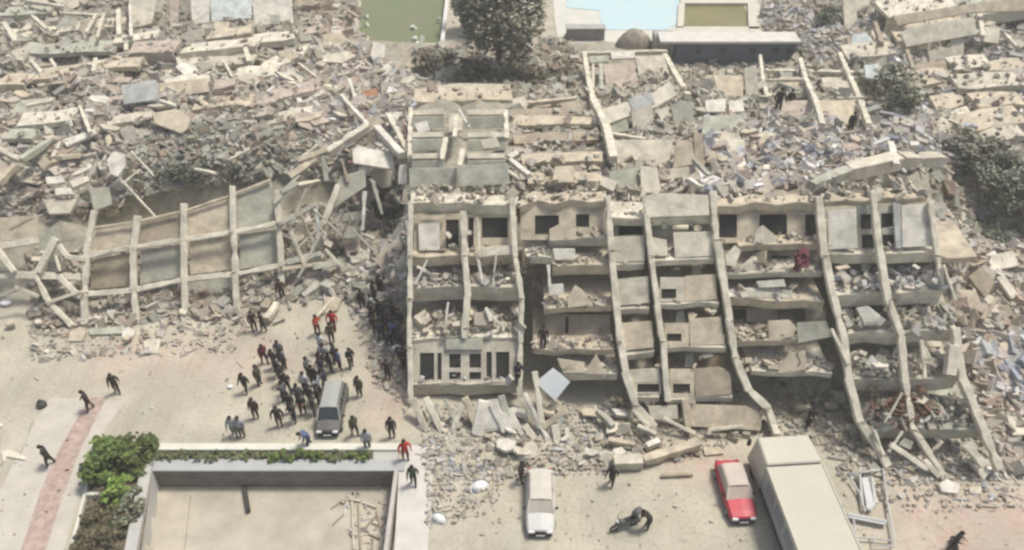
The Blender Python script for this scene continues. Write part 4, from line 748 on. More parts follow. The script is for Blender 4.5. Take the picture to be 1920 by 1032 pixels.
scatter('rubble', 'grey-brown rubble between the rightmost block and the trees', [(1740,290),(1960,290),(1960,460),(1760,480)], 1300, ['grey','brown','beige','green'], .1, .5)
scatter('rubble', 'brownish rubble along the right edge', [(1750,420),(1960,440),(1960,900),(1880,880),(1800,640)], 2600, ['beige','brown','pink','grey'], .1, .5)
scatter('rubble', 'heap of white and light blue cloths and bags at the right edge', [(1805,640),(1960,630),(1960,760),(1850,730)], 650, ['cloth','cloth','white'], .12, .6)
scatter('rubble', 'foot rubble in front of the leftmost block and stair bay', [(780,760),(1180,760),(1200,850),(1140,890),(880,900),(790,880)], 2000, ['grey','beige','white'], .05, .30)
scatter('rubble', 'foot rubble in front of the central block', [(1130,740),(1660,700),(1640,880),(1560,850),(1400,820),(1320,860),(1130,870)], 2100, ['beige','grey','brown'], .05, .30)
scatter('rubble', 'foot rubble of the rightmost block', [(1600,800),(1880,800),(1900,900),(1700,910),(1560,900)], 1200, ['grey','beige','white'], .05, .3)
scatter('rubble', 'white crushed plaster around the small basins', [(800,870),(960,870),(930,960),(800,990)], 420, ['white','beige','grey'], .05, .22, power=3)
scatter('rubble', 'scattered crumbs on the pinkish ground right of the truck', [(1640,900),(1960,880),(1960,960),(1650,960)], 420, ['pink','white','beige'], .04, .2, power=3)
scatter('rubble', 'crumbs thinly strewn over the plaza', [(-20,610),(760,600),(760,830),(-20,1030)], 260, ['beige','grey','brown'], .03, .14, power=3)
scatter('rubble', 'stones at the foot of the toppled frame', [(60,600),(480,590),(440,660),(60,680)], 500, ['beige','pink','grey'], .05, .3, power=2.6)
scatter('rubble', 'stones beside the crowd near the leftmost block', [(640,540),(770,540),(770,780),(700,720)], 500, ['beige','grey','pink'], .05, .3, power=2.6)
scatter('rubble', 'crumbs on the street around the parked cars', [(960,900),(1700,900),(1960,1030),(860,1030)], 240, ['beige','grey'], .03, .12, power=3)

scatter('rubble', 'small fallen debris at the right side of the sandy yard', [(640,925),(738,905),(734,1040),(650,1040)], 170, ['beige','grey','white'], .04, .22, power=3)
# ---------------------------------------------------------------- flat things: paths, pools, court
def sheet(name, pts, m, z=0.012, th=0.0, extra=None):
    mb = MB(); q = [G(x, y, z) for x, y in pts]; mb.add(q, [tuple(range(len(q)))])
    o = mb.build(name, m); o['kind'] = 'structure'
    if o.data.polygons[0].normal.z < 0: o.data.flip_normals()
    return o
mpath = mat('pink_pavers', (.46,.355,.30), var=.25, sc=2.0, bump=.1); mpale = mat('pale_pavement', (.52,.49,.42), var=.1, sc=.8, bump=.1)
sheet('pavement', [(196,750),(236,752),(176,832),(148,930),(112,1060),(-60,1060),(-20,960),(60,800),(95,745)], mpale, .008)
sheet('brick_path', [(168,745),(200,745),(150,845),(118,930),(76,1060),(30,1060),(76,920),(112,840)], mpath, .02)
sheet('path', [(757,835),(815,835),(800,1060),(738,1060),(748,880)], mat('white_path', (.58,.56,.51), var=.1, sc=.8, bump=.05), .015)
mgrass = mat('court_green', (.135,.175,.085), var=.3, sc=.16, bump=.1, c2=(.20,.20,.13))
sheet('grass_court', [(664,-60),(848,-60),(832,80),(690,80),(672,60)], mgrass, .03)
pool_t = thing('swimming_pool', 'large pale blue swimming pool with a cream deck at the top edge', 'swimming pool', G(1170, 30, 0))
def flat(name, pts, m, z, th, par, lab=None):
    mb = MB(); mb.prism([G(x, y, z) for x, y in pts], Vector((0, 0, -th))); return mb.build(name, m, par)
mdeck = mat('pool_deck', (.60,.59,.52), var=.08, sc=.4, bump=.05)
flat('pool_deck', [(1032,-70),(1284,-70),(1278,76),(1215,90),(1150,96),(1050,92),(1040,40)], mdeck, .10, .4, pool_t)
flat('water', [(1060,-60),(1278,-60),(1274,44),(1245,56),(1128,56),(1124,20),(1062,14)], mat('pool_water', (.46,.64,.67), rough=.25, var=.06, sc=.25, bump=.05, c2=(.56,.66,.64)), .16, .06, pool_t)
g2 = thing('green_pool', 'stagnant olive-green pool with a cream rim, right of the pale blue pool', 'pool', G(1340, 30, 0))
flat('water', [(1284,6),(1388,6),(1402,22),(1404,50),(1282,50)], mat('green_water', (.15,.155,.055), rough=.2, var=.3, sc=.2, bump=.03, c2=(.27,.23,.10)), .10, .1, g2)
for q, m in (([(1276,-10),(1420,-10),(1420,6),(1276,6)], 'pool_rim'), ([(1272,6),(1284,6),(1282,52),(1270,52)], 'pool_rim'), ([(1402,6),(1424,6),(1424,54),(1404,54)], 'pool_rim'), ([(1270,50),(1424,50),(1432,66),(1264,66)], 'pool_rim')):
    flat('rim', q, mat('rim', (.60,.57,.48), var=.1, sc=.6), .5, .6, g2)
# dark box building in front of pool
def boxpx(x0, x1, yb, h, depth, name, m, par, z0=0.0, sk=0):
    a = G(x0, yb, z0); b = G(x1, yb, z0); mb = MB()
    mb.prism([a, b, b + Vector((sk, depth, 0)), a + Vector((sk, depth, 0))], Vector((0, 0, h))); return mb.build(name, m, par, bevel=.03)
nb = thing('low_building', 'long low dark blue building with a white roof edge below the green pool', 'building', G(1370, 124, 0.2))
boxpx(1264,1486,124,2.9,2.4,'wall',mat('dark_blue_paint', (.085,.105,.15), rough=.6, var=.2, sc=.5), nb, .1)
a = G(1232,124,.1); b = G(1490,124,.1); a.z = b.z = 3.0; mb = MB(); mb.prism([a + Vector((0,-.25,0)), b + Vector((0,-.25,0)), b + Vector((0,2.6,0)), a + Vector((0,2.6,0))], Vector((0,0,.32))); mb.build('roof', mat('roof_white', (.64,.62,.56), var=.12, sc=.8), nb, bevel=.04)
for x in (1300, 1345, 1400, 1442, 1468):
    w_ = boxpx(x, x + 12, 124, .7, .1, 'window', mat('dark_glass', (.03,.035,.045), rough=.25, var=.1, bump=0), nb, .1); w_.location.y -= .06; w_.location.z += 1.6
boxpx(1225,1262,110,2.6,2.5,'wall',mat('annex_grey', (.42,.41,.37), var=.2, sc=.8), nb, .3)
sh = thing('pump_house', 'small grey flat-roofed shed on the deck of the pale blue pool', 'shed', G(1096, 74, 0.1))
boxpx(1062,1133,76,1.5,1.2,'wall',mat('shed_grey', (.23,.22,.21), var=.15, sc=.8), sh, .1)
boxpx(1060,1135,77,.12,1.5,'roof',mat('shed_roof', (.42,.41,.39), var=.12, sc=.8), sh, .1).location.z += 1.52
# dome mound
mb = MB(); c = G(1188, 92, .3); N = 14; vs = []; fs = []
for i in range(7):
    for j in range(N):
        t_ = i / 6 * math.pi / 2; r = math.cos(t_) * 2.3 * (1 + .06 * math.sin(3 * j)); vs.append(c + Vector((r * math.cos(j / N * 6.283), r * .7 * math.sin(j / N * 6.283), math.sin(t_) * 2.5 * (1 + .05 * math.sin(2 * j + i)))))
for i in range(6):
    for j in range(N): fs.append((i * N + j, i * N + (j + 1) % N, (i + 1) * N + (j + 1) % N, (i + 1) * N + j))
mb.add(vs, fs); tag(mb.build('dome_heap', mat('dome_brown', (.36,.32,.26), var=.35, sc=1.4, bump=.6), smooth=True), 'rounded brown-grey heap in front of the pale blue pool', 'heap')
# court edge wall and white stools
cw = thing('court_wall', 'slim white wall along the right side of the green court', 'wall', G(836, 80, 0))
mb = MB(); mb.bar(G(848,-60,.5), G(829,82,.5), .3, 1.0); mb.build('wall', mat('court_white', (.62,.62,.58), var=.08), cw)
mb = MB(); mb.bar(G(845,-60,1.02), G(829,82,1.02) + Vector((.0,0,0)), .5, .12); mb.build('coping', mat('coping', (.70,.69,.65), var=.06), cw)
ws = iter(['at the upper left of the green court','second down the left side of the green court','third down the left side of the green court','on the middle right of the green court','by the white wall of the green court','in the lower right of the green court, left of its neighbour','in the lower right of the green court, nearest the corner','at the bottom edge of the green court, right half','in the bottom left corner of the green court','at the bottom edge of the green court, middle'])
for (x, y) in ((664,20),(686,31),(688,47),(776,52),(824,40),(778,72),(792,74),(784,82),(694,84),(755,84)):
    mb = MB(); chunk(mb, G(x, y, .25), random.uniform(.32, .5), 'white', flat=.5)
    tag(mb.build('white_stone', mat('white_stone', (.74,.74,.68), var=.1)), 'small white block ' + next(ws), 'block', 'white blocks on the green court')
# ---------------------------------------------------------------- yard with retaining walls
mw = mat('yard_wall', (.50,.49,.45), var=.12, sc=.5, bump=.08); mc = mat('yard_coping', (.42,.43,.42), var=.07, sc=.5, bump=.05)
yb = G(500, 872, 0).y
rw = thing('retaining_wall', 'pale grey retaining wall around the sunken sandy yard at the bottom left', 'wall', Vector((-15, yb, 0)))
mb = MB(); mb.bx(YL0.x - .45, YX1 + .45, yb - .5, yb + .5, YZ - .2, -.02); mb.build('wall', mat('wall_stain_shade', (.20,.18,.16), var=.25, sc=.7), rw, bevel=.03)  # dark tone: brown staining plus the shade of this face put into the colour
mb = MB(); mb.bx(YL0.x - .5, YX1 + .5, yb - .55, yb + .38, -.02, .14); mb.build('coping', mc, rw, bevel=.03)
mb = MB(); mb.bar(Vector((YL0.x, yb + .5, (YZ + .3) / 2)), Vector((YL1.x - (YL0.x - YL1.x) * 0, YL1.y - 1, (YZ + .3) / 2)), .7, .3 - YZ + .2); mb.build('wall', mw, rw, bevel=.03)
mb = MB(); mb.bx(YX1 - .15, YX1 + .12, 12, yb - .55, YZ - .2, .2); mb.build('wall', mat('yard_wall_dark', (.50,.47,.43), var=.12), rw, bevel=.02)
mb = MB(); mb.bx(YX0 - .1, YX1, 12, yb, YZ - .25, YZ + .02)
mb = MB(); 
mb.add([(YL0.x + .1, yb, YZ + .03), (YX1, yb, YZ + .03), (YX1, 12, YZ + .03), (YL1.x + (YL1.x - YL0.x) * .8, 12, YZ + .03)], [(3,2,1,0)])
yf = mb.build('courtyard_floor', mat('yard_sand', (.47,.43,.345), var=.2, sc=.4, bump=.08)); yf['kind'] = 'structure'
for (x, w_) in ((358, .05),): 
    mb = MB(); mb.bar(G(x, 930, YZ + .04), G(x - 12, 1030, YZ + .04), .06, .03); tag(mb.build('ground_joint', C('tan')), 'thin joint line running down the sandy yard floor', 'joint')
mb = MB(); mb.bar(G(458, 912, YZ + .25), G(466, 960, YZ + .25), .28, .2); 
bt = thing('dark_timber', 'dark timber beam lying in the middle of the sandy yard', 'timber', G(462, 940, YZ)); mb.build('beam', mat('dark_wood', (.06,.055,.05), var=.2), bt, bevel=.02)
mb = MB(); mb.bar(G(457, 914, YZ + .1), G(460, 914, YZ + .1), .3, .1); mb.build('end_block', C('dark'), bt)
# tangle of pale sticks in the yard
st = thing('stick_pile', 'pale broken sticks and laths strewn at the right side of the sandy yard', 'debris', G(680, 980, YZ))
for p, q, w in (((655,936),(676,940),.16), ((660,940),(664,1032),.12), ((672,945),(676,1030),.1), ((680,942),(706,952),.12), ((684,990),(706,966),.08), ((690,1000),(712,1010),.1), ((700,1010),(698,1032),.08), ((706,958),(716,1000),.1), ((624,984),(646,962),.06), ((620,954),(640,940),.06)):
    mb = MB(); mb.bar(G(*p, YZ + .15), G(*q, YZ + .15), w, w); mb.build('stick', C('conc' if w > .1 else 'tan'), st)
# planter and hedge
kb = thing('planter_kerb', 'low pale kerb around the overgrown planter left of the sandy yard', 'kerb', G(215, 880, 0))
for p, q, w in (((176,832),(160,928),.22), ((160,928),(276,928),.25), ((290,840),(752,840),.55), ((176,832),(292,838),.22), ((160,928),(132,1040),.2)):
    mb = MB(); mb.bar(G(*p, .16), G(*q, .16), w, .32); mb.build('kerb', mat('kerb_pale', (.66,.655,.56), var=.08), kb, bevel=.02)
mb = MB(); mb.prism([G(700,836,.03), G(752,836,.03), G(746,866,.03), G(700,866,.03)], Vector((0,0,.1))); mb.build('paving', mw, kb)
sheet('planter_soil', [(172,836),(292,842),(270,1000),(262,1060),(128,1060),(156,928)], mat('planter_soil', (.17,.145,.105), var=.35, sc=1.2, bump=.5), .03)
sheet('planter_soil', [(296,846),(700,846),(700,866),(290,866)], mat('planter_soil', (0,0,0)), .05)
LEAF = mat('foliage', (.9,.9,.9), rough=.75, var=.25, sc=1.0, bump=0, attr=True)
def leaves(mb, c, rad, n, s, pal, clumps=10, hollow=.35):
    cl = [Vector((random.gauss(0, .52), random.gauss(0, .52), random.gauss(0, .48))) for _ in range(clumps)]
    for _ in range(n):
        k = random.choice(cl); v = k + Vector((random.gauss(0, .15), random.gauss(0, .15), random.gauss(0, .14)))
        if v.length > 1.15: v *= 1.0 / v.length
        p = c + Vector((v.x * rad[0], v.y * rad[1], v.z * rad[2])); 
        if p.z < .02: p.z = .05
        R = Matrix.Rotation(random.uniform(0, 6.28), 3, 'Z') @ Matrix.Rotation(random.uniform(-1.1, 1.1), 3, 'X'); ss = s * random.uniform(.6, 1.4)
        col = random.choice(pal); g = random.uniform(.75, 1.2)
        mb.add([p + R @ Vector(w) * ss for w in ((-.5,-.12,0),(0,-.32,.05),(.5,-.1,0),(.45,.2,.04),(0,.34,0),(-.42,.18,.05))], [(0,1,2,3,4,5)], tuple(x * g for x in col))
PG = [(.15,.22,.06),(.12,.18,.05),(.20,.27,.08),(.09,.14,.04)]; PL = [(.24,.36,.08),(.19,.31,.06),(.30,.42,.11)]; PD = [(.40,.38,.27),(.46,.43,.32),(.31,.31,.21),(.54,.50,.40),(.41,.40,.29)]
PDG = [(.20,.24,.17),(.26,.30,.21),(.34,.35,.27),(.16,.19,.13)]; PB = [(.16,.13,.08),(.12,.11,.06),(.20,.17,.11),(.09,.10,.05)]
def bush(name, label, c, rad, n, s, pal, stems=5, cat='shrub', clumps=12, group=None):
    t = thing(name, label, cat, c, group); mb = MB(); leaves(mb, c + Vector((0, 0, rad[2] * .75)), rad, n, s, pal, clumps); mb.build('leaves', LEAF, t, attr=True)
    mb = MB()
    for k in range(stems):
        a = random.uniform(0, 6.28); e = c + Vector((math.cos(a) * rad[0] * .6, math.sin(a) * rad[1] * .6, rad[2] * random.uniform(.8, 1.3)))
        mb.tube([c + Vector((math.cos(a) * .08, math.sin(a) * .08, -.1)), (c + e) / 2 + Vector((0, 0, .1)), e], [.06, .04, .015], 5)
    mb.build('stem', mat('bark', (.14,.11,.08), var=.3, sc=3), t); return t
bush('green_shrub', 'large leafy green shrub filling the left half of the upper planter', G(206, 880, 0), (1.7, 1.8, 1.2), 2600, .30, PG, clumps=20)
bush('green_shrub', 'olive-green shrub in the right half of the upper planter, by the yard wall corner', G(256, 868, 0), (1.4, 1.7, .9), 1800, .26, [(.14,.19,.05),(.11,.14,.05),(.17,.20,.08),(.08,.11,.03)], clumps=16)
bush('green_shrub', 'bright yellow-green young shrub over the planter cross kerb', G(228, 934, 0), (.85, .9, 1.0), 1000, .24, PL, clumps=10)
bush('dry_shrub', 'brownish dry undergrowth in the lower planter, left part', G(195, 975, 0), (1.4, 1.7, .6), 1500, .22, PB, clumps=20)
bush('dry_shrub', 'dark dry undergrowth in the lower planter against the yard wall', G(245, 965, 0), (.9, 1.5, .6), 1100, .22, PB + PDG, clumps=14)
bush('dry_shrub', 'brown dry undergrowth at the bottom edge of the planter', G(185, 1025, 0), (1.5, 1.2, .5), 1300, .2, PB, clumps=14)
hd = thing('hedge', 'long low ragged green hedge on top of the yard wall', 'hedge', G(495, 858, 0)); mb = MB()
for x in range(300, 700, 10):
    d = 1.6 if 640 < x < 690 or 500 < x < 610 else 1; leaves(mb, G(x, 855, .28), (.32, .42, .28 * d), int((90 if d > 1 else 45) * d), .2, PG if d > 1 else [(.15,.19,.08),(.12,.15,.07),(.2,.24,.10),(.17,.17,.10)], 4)
mb.build('leaves', LEAF, hd, attr=True); mb = MB()
for x in range(305, 700, 24): p = G(x, 857, 0); mb.tube([p, p + Vector((random.uniform(-.1,.1), 0, .35))], .02, 4)
so_ = mb.build('stem', MATS['bark'], hd)
def tree(label, base, h, rad, n, s, pal, trunk=.22, limbs=9, clumps=40, low=.42):
    t = thing('tree', label, 'tree', base, None); mb = MB(); top = base + Vector((random.uniform(-.4,.4), .2, h * .8))
    mb.tube([base + Vector((0,0,-.4)), base.lerp(top, .35) + Vector((.15,0,0)), base.lerp(top, .7), top], [trunk, trunk * .75, trunk * .45, .04], 8); mb.build('trunk', mat('bark', (.14,.11,.08)), t, smooth=True)
    mb = MB(); ends = []
    for k in range(limbs):
        f_ = random.uniform(.2, .8); a = k * 2.4; st_ = base.lerp(top, f_); e = st_ + Vector((math.cos(a) * rad[0] * .75, math.sin(a) * rad[1] * .75, rad[2] * random.uniform(.1, .45)))
        mb.tube([st_, st_.lerp(e, .5) + Vector((0,0,.25)), e], [trunk * .4, trunk * .25, .03], 5); ends.append(e)
    mb.build('limb', mat('bark', (0,0,0)), t); mb = MB(); cc_ = base + Vector((0, 0, h * low + rad[2] * .3))
    leaves(mb, cc_, rad, n, s, pal, clumps)
    for e in ends: leaves(mb, e, (rad[0] * .35, rad[1] * .35, rad[2] * .25), n // 22, s, pal, 5)
    mb.build('crown', LEAF, t, attr=True); return t
tree('tall dusty dark-green tree at the top centre, right of the green court', T(935, 128), 11.5, (4.6, 4.2, 6.2), 8500, .42, PD, .4, 12, 46)
tree('slim dusty tree at the left flank of the tall tree at the top centre', T(893, 60), 7.5, (2.8, 2.4, 4.0), 3200, .4, PD, .25, 8, 26)
bush('scrub', 'brown scrub on the bank left below the tall tree', T(815, 128), (2.2, 2.0, 1.2), 1300, .34, [(.26,.23,.16),(.20,.19,.12),(.30,.27,.2)], clumps=18)
bush('scrub', 'low olive scrub at the foot of the tall tree', T(885, 148), (2.6, 1.8, 1.1), 1300, .34, [(.20,.20,.13),(.14,.15,.09),(.26,.25,.18)], clumps=18)
bush('scrub', 'small round scrub right of the tall tree, beside the rear block', T(1010, 150), (2.0, 1.6, .9), 800, .32, [(.24,.21,.15),(.16,.15,.10)], clumps=12)
tree('dark green tree behind rubble at the right edge', T(1885, 395), 4.6, (3.4, 3.0, 2.4), 2300, .32, PDG, .22, 9, 24)
tree('dusty grey-green tree left of the dark tree at the right edge', T(1820, 330), 4.0, (2.8, 2.4, 1.9), 1300, .34, [(.16,.16,.12),(.22,.21,.16),(.10,.11,.07),(.28,.27,.21)], .2, 8, 26)
bush('scrub', 'dark green scrub under the trees at the right edge', T(1850, 440), (3.0, 2.2, .9), 1100, .28, PDG, clumps=16)
tree('dark tree in the shaded pit below the top right pancaked building', T(1672, 205), 4.4, (2.3, 2.0, 2.2), 1000, .34, PDG + PD, .2, 8, 26)
bush('scrub', 'green scrub left of the top right pancaked building', T(1560, 40), (2.0, 1.8, 1.0), 900, .34, [(.16,.19,.12),(.24,.24,.17)], clumps=12)
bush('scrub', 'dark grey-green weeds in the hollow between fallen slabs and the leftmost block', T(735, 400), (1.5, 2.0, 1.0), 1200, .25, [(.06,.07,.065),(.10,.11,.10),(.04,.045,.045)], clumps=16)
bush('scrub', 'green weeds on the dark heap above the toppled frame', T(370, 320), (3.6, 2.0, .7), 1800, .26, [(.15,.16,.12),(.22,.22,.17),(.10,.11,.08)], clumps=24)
# ---------------------------------------------------------------- vehicles
def paint(name, c, rough=.45): return mat(name, c, rough=rough, var=.07, sc=1.2, bump=.03)
GL = mat('car_glass', (.05,.055,.06), rough=.2, var=.2, bump=0); TY = mat('tyre', (.035,.035,.035), rough=.9, var=.1, bump=0); RIM = mat('rim_metal', (.4,.4,.4), rough=.4, var=.1, bump=0)
LAMP = mat('lamp_glass', (.75,.76,.74), rough=.2, var=.05, bump=0)
def ringloft(mb, rings):
    n = len(rings[0]); vs = [p for r in rings for p in r]; fs = []
    for i in range(len(rings) - 1): fs += [(i * n + k, i * n + (k + 1) % n, (i + 1) * n + (k + 1) % n, (i + 1) * n + k) for k in range(n)]
    fs += [tuple(range(n))[::-1], tuple((len(rings) - 1) * n + k for k in range(n))]; mb.add(vs, fs)
def car(name, label, pf_, pr_, W_, L_, H_, mb_, mr_, mg_, hood=1.0, tail=.55, cat='car', rack=False):
    a, b = G(*pf_, 0), G(*pr_, 0); c = (a + b) / 2; d = (b - a); rz = math.atan2(-d.x, d.y)
    t = thing(name, label, cat, Vector((c.x, c.y, 0)), None, rz); t['_o'] = (0, 0, 0); w = W_ / 2; h = L_ / 2; zb = H_ * .56
    st = [(-h, .80, .38, zb * .62), (-h + .12, .9, .26, zb * .80), (-h + .5, .97, .22, zb * .90), (-h + hood, 1, .22, zb), (0, 1, .22, zb + .02), (h - tail, 1, .22, zb + .03), (h - .15, .93, .26, zb * .97), (h, .84, .40, zb * .85)]
    mb = MB(); rings = []
    for y, k, z0, z1 in st:
        ww = w * k; rings.append([Vector(p) for p in ((-ww * .9, y, z0), (-ww, y, z0 + .18), (-ww, y, z1 - .16), (-ww * .86, y, z1), (0, y, z1 + .05), (ww * .86, y, z1), (ww, y, z1 - .16), (ww, y, z0 + .18), (ww * .9, y, z0))])
    ringloft(mb, rings); body = mb.build('body', mb_, t, smooth=False, bevel=.03)
    y0, y1, y2, y3 = -h + hood - .02, -h + hood + .62, h - tail - .28, h - tail + .1; wt = w * .74; wb = w * .90
    mb = MB(); mb.hexa([Vector(p) for p in ((-wb, y0, zb), (wb, y0, zb), (wb, y3, zb + .02), (-wb, y3, zb + .02), (-wt, y1, H_ - .05), (wt, y1, H_ - .05), (wt, y2, H_ - .06), (-wt, y2, H_ - .06))]); mb.build('window_band', mg_, t, bevel=.04)
    mb = MB(); rings = [[Vector(p) for p in ((-wt * 1.03, y, H_ - .08), (-wt * .9, y, H_ - .01), (0, y, H_ + .04), (wt * .9, y, H_ - .01), (wt * 1.03, y, H_ - .08))] for y in (y1 - .05, (y1 + y2) / 2, y2 + .08)]; ringloft(mb, rings); mb.build('roof', mr_, t)
    for s_ in (-1, 1):
        for (ya, yt) in ((y0, y1), (y3, y2)): mb = MB(); mb.bar((s_ * wb * 1.0, ya, zb), (s_ * wt * 1.01, yt, H_ - .06), .09, .07, up=(0, 1, 0)); mb.build('pillar', mr_, t)
        mb = MB(); ym = (y1 + y2) / 2; mb.bar((s_ * wb * 1.01, ym, zb), (s_ * wt * 1.02, ym, H_ - .06), .09, .05, up=(0, 1, 0)); mb.build('pillar', mr_, t)
        mb = MB(); mb.box((s_ * (w + .1), y0 + .35, zb + .08), Vector((.1, 0, 0)), Vector((0, .06, 0)), Vector((0, 0, .07))); mb.build('mirror', TY, t, bevel=.02)
        mb = MB(); mb.box((s_ * w * .62, -h + .05, zb * .68), Vector((w * .2, 0, 0)), Vector((0, .09, 0)), Vector((0, 0, .08))); mb.build('headlight', LAMP, t, bevel=.03)
        mb = MB(); mb.box((s_ * w * .72, h - .03, zb * .78), Vector((w * .12, 0, 0)), Vector((0, .06, 0)), Vector((0, 0, .1))); mb.build('tail_light', mat('tail_red', (.35,.02,.02), rough=.3, bump=0), t)
        for yw in (-h + .78, h - .75):
            mb = MB(); n = 18; vs = []; fs = []
            for xx in (s_ * (w - .2), s_ * (w + .015)): vs += [Vector((xx, yw + .31 * math.cos(k / n * 6.283), .31 + .31 * math.sin(k / n * 6.283))) for k in range(n)]
            fs = [(k, (k + 1) % n, n + (k + 1) % n, n + k) for k in range(n)] + [tuple(range(n)), tuple(range(n, 2 * n))]; mb.add(vs, fs)
            wh = mb.build('wheel', TY, t); mb = MB(); vs = []
            for xx in (s_ * (w - .1), s_ * (w + .025)): vs += [Vector((xx, yw + .18 * math.cos(k / n * 6.283), .31 + .18 * math.sin(k / n * 6.283))) for k in range(n)]
            mb.add(vs, fs); wh['_o'] = (0, 0, 0); mb.build('rim', RIM, wh)
    mb = MB(); mb.box((0, -h - .0, zb * .42), Vector((w * .78, 0, 0)), Vector((0, .07, 0)), Vector((0, 0, .13))); mb.build('bumper', TY, t, bevel=.03)
    mb = MB(); mb.box((0, -h + .03, zb * .66), Vector((w * .36, 0, 0)), Vector((0, .06, 0)), Vector((0, 0, .07))); mb.build('grille', TY, t, bevel=.02)
    mb = MB(); mb.box((0, -h - .08, zb * .44), Vector((.26, 0, 0)), Vector((0, .015, 0)), Vector((0, 0, .055))); mb.build('number_plate', LAMP, t)
    for s_ in (-1, 1):
        for yd in (-h + hood + .25, (y1 + y2) / 2, y2 - .1): mb = MB(); mb.bx(s_ * (w + .003) - .004, s_ * (w + .003) + .004, yd - .012, yd + .012, .36, zb - .16); mb.build('door_seam', TY, t)
    if rack:
        for s_ in (-1, 1): mb = MB(); mb.bar((s_ * wt * .95, y1 + .1, H_ + .03), (s_ * wt * .95, y2, H_ + .03), .05, .05); mb.build('roof_rail', TY, t)
    return t
dust = mat('dusty_glass', (.50,.465,.39), rough=.8, var=.1, sc=1.5, bump=.1)
car('parked_car', 'dusty white hatchback parked nose toward the viewer in front of the leftmost block', (1013,1000), (1012,900), 1.78, 4.5, 1.5, paint('white_paint', (.58,.57,.53)), mat('dusty_roof', (.58,.55,.47), var=.08, sc=1.5), dust, hood=1.15)
car('parked_car', 'dust-covered red car with a bright red bonnet beside the big truck', (1390,975), (1362,885), 1.78, 4.25, 1.48, paint('red_paint', (.52,.05,.075), .4), mat('dusty_pink_roof', (.58,.50,.44), var=.08, sc=1.5), mat('dusty_pink_glass', (.54,.45,.395), rough=.8, var=.1, sc=1.5), hood=1.25)
car('parked_van', 'silver grey estate car with dark windows parked in the middle of the crowd', (617,815), (632,742), 1.75, 4.1, 1.58, paint('dark_silver', (.13,.125,.12)), paint('silver_roof', (.36,.37,.34)), GL, hood=.8, tail=.15, cat='estate car', rack=True)
# truck
def truck():
    a, b = G(1464, 813, 2.9), G(1578, 1090, 2.9); c = (a + b) / 2; d = (a - b); rz = math.atan2(-d.x, d.y); Lh = d.length / 2
    t = thing('truck', 'big cream box truck at the bottom right, its far end against the rubble', 'truck', Vector((c.x, c.y, 0)), None, rz); t['_o'] = (0, 0, 0); w = 1.72
    cream = mat('truck_cream', (.52,.505,.41), rough=.7, var=.05, sc=.5, bump=.05); cream2 = mat('truck_cap', (.55,.535,.44), rough=.7, var=.05, sc=.5); side = mat('truck_side', (.36,.38,.37), rough=.6, var=.1)
    mb = MB(); mb.bx(-w, w, -Lh, Lh - 2.55, .9, 2.9); mb.build('cargo_box', side, t, bevel=.04)
    mb = MB(); mb.bx(-w - .03, w + .03, -Lh - .03, Lh - 2.5, 2.9, 3.0); mb.build('roof', cream, t, bevel=.05)
    for s_ in (-1, 1): mb = MB(); mb.bx(s_ * w - .05, s_ * w + .05, -Lh, Lh - 2.55, 2.8, 3.06); mb.build('roof_edge', cream2, t, bevel=.02)
    mb = MB(); mb.hexa([Vector(p) for p in ((-w, Lh - 2.42, .5), (w, Lh - 2.42, .5), (w, Lh + .1, .5), (-w, Lh + .1, .5), (-w, Lh - 2.42, 3.12), (w, Lh - 2.42, 3.12), (w * .94, Lh - .3, 3.05), (-w * .94, Lh - .3, 3.05))]); mb.build('cab', cream2, t, bevel=.08)
    mb = MB(); mb.hexa([Vector(p) for p in ((-w * .85, Lh - .02, 1.7), (w * .85, Lh - .02, 1.7), (w * .85, Lh + .1, 1.7), (-w * .85, Lh + .1, 1.7), (-w * .82, Lh - .2, 2.6), (w * .82, Lh - .2, 2.6), (w * .82, Lh - .08, 2.6), (-w * .82, Lh - .08, 2.6))]); mb.build('windscreen', GL, t)
    for k in range(7):
        y = -Lh + .8 + k * 1.6
        if y > Lh - 3.8: break
        for s_ in (-1, 1): mb = MB(); mb.bx(s_ * w - .03, s_ * w + .03, y, y + 1.2, 1.7, 2.5); mb.build('side_panel', mat('side_blue', (.22,.25,.28), rough=.5, var=.1), t)
    for s_ in (-1, 1):
        mb = MB(); mb.bx(s_ * w - .06, s_ * w + .06, -Lh, Lh - 2.55, .75, .95); mb.build('side_rail', TY, t)
        mb = MB(); mb.box((s_ * (w + .22), Lh - .1, 2.3), Vector((.1, 0, 0)), Vector((0, .08, 0)), Vector((0, 0, .25))); mb.build('mirror', TY, t)
        for yw in (Lh - 1.0, -Lh + 1.6, -Lh + 2.8):
            mb = MB(); n = 18; vs = []
            for xx in (s_ * (w - .35), s_ * (w - .02)): vs += [Vector((xx, yw + .5 * math.cos(k / n * 6.283), .5 + .5 * math.sin(k / n * 6.283))) for k in range(n)]
            mb.add(vs, [(k, (k + 1) % n, n + (k + 1) % n, n + k) for k in range(n)] + [tuple(range(n)), tuple(range(n, 2 * n))]); mb.build('wheel', TY, t)
truck()
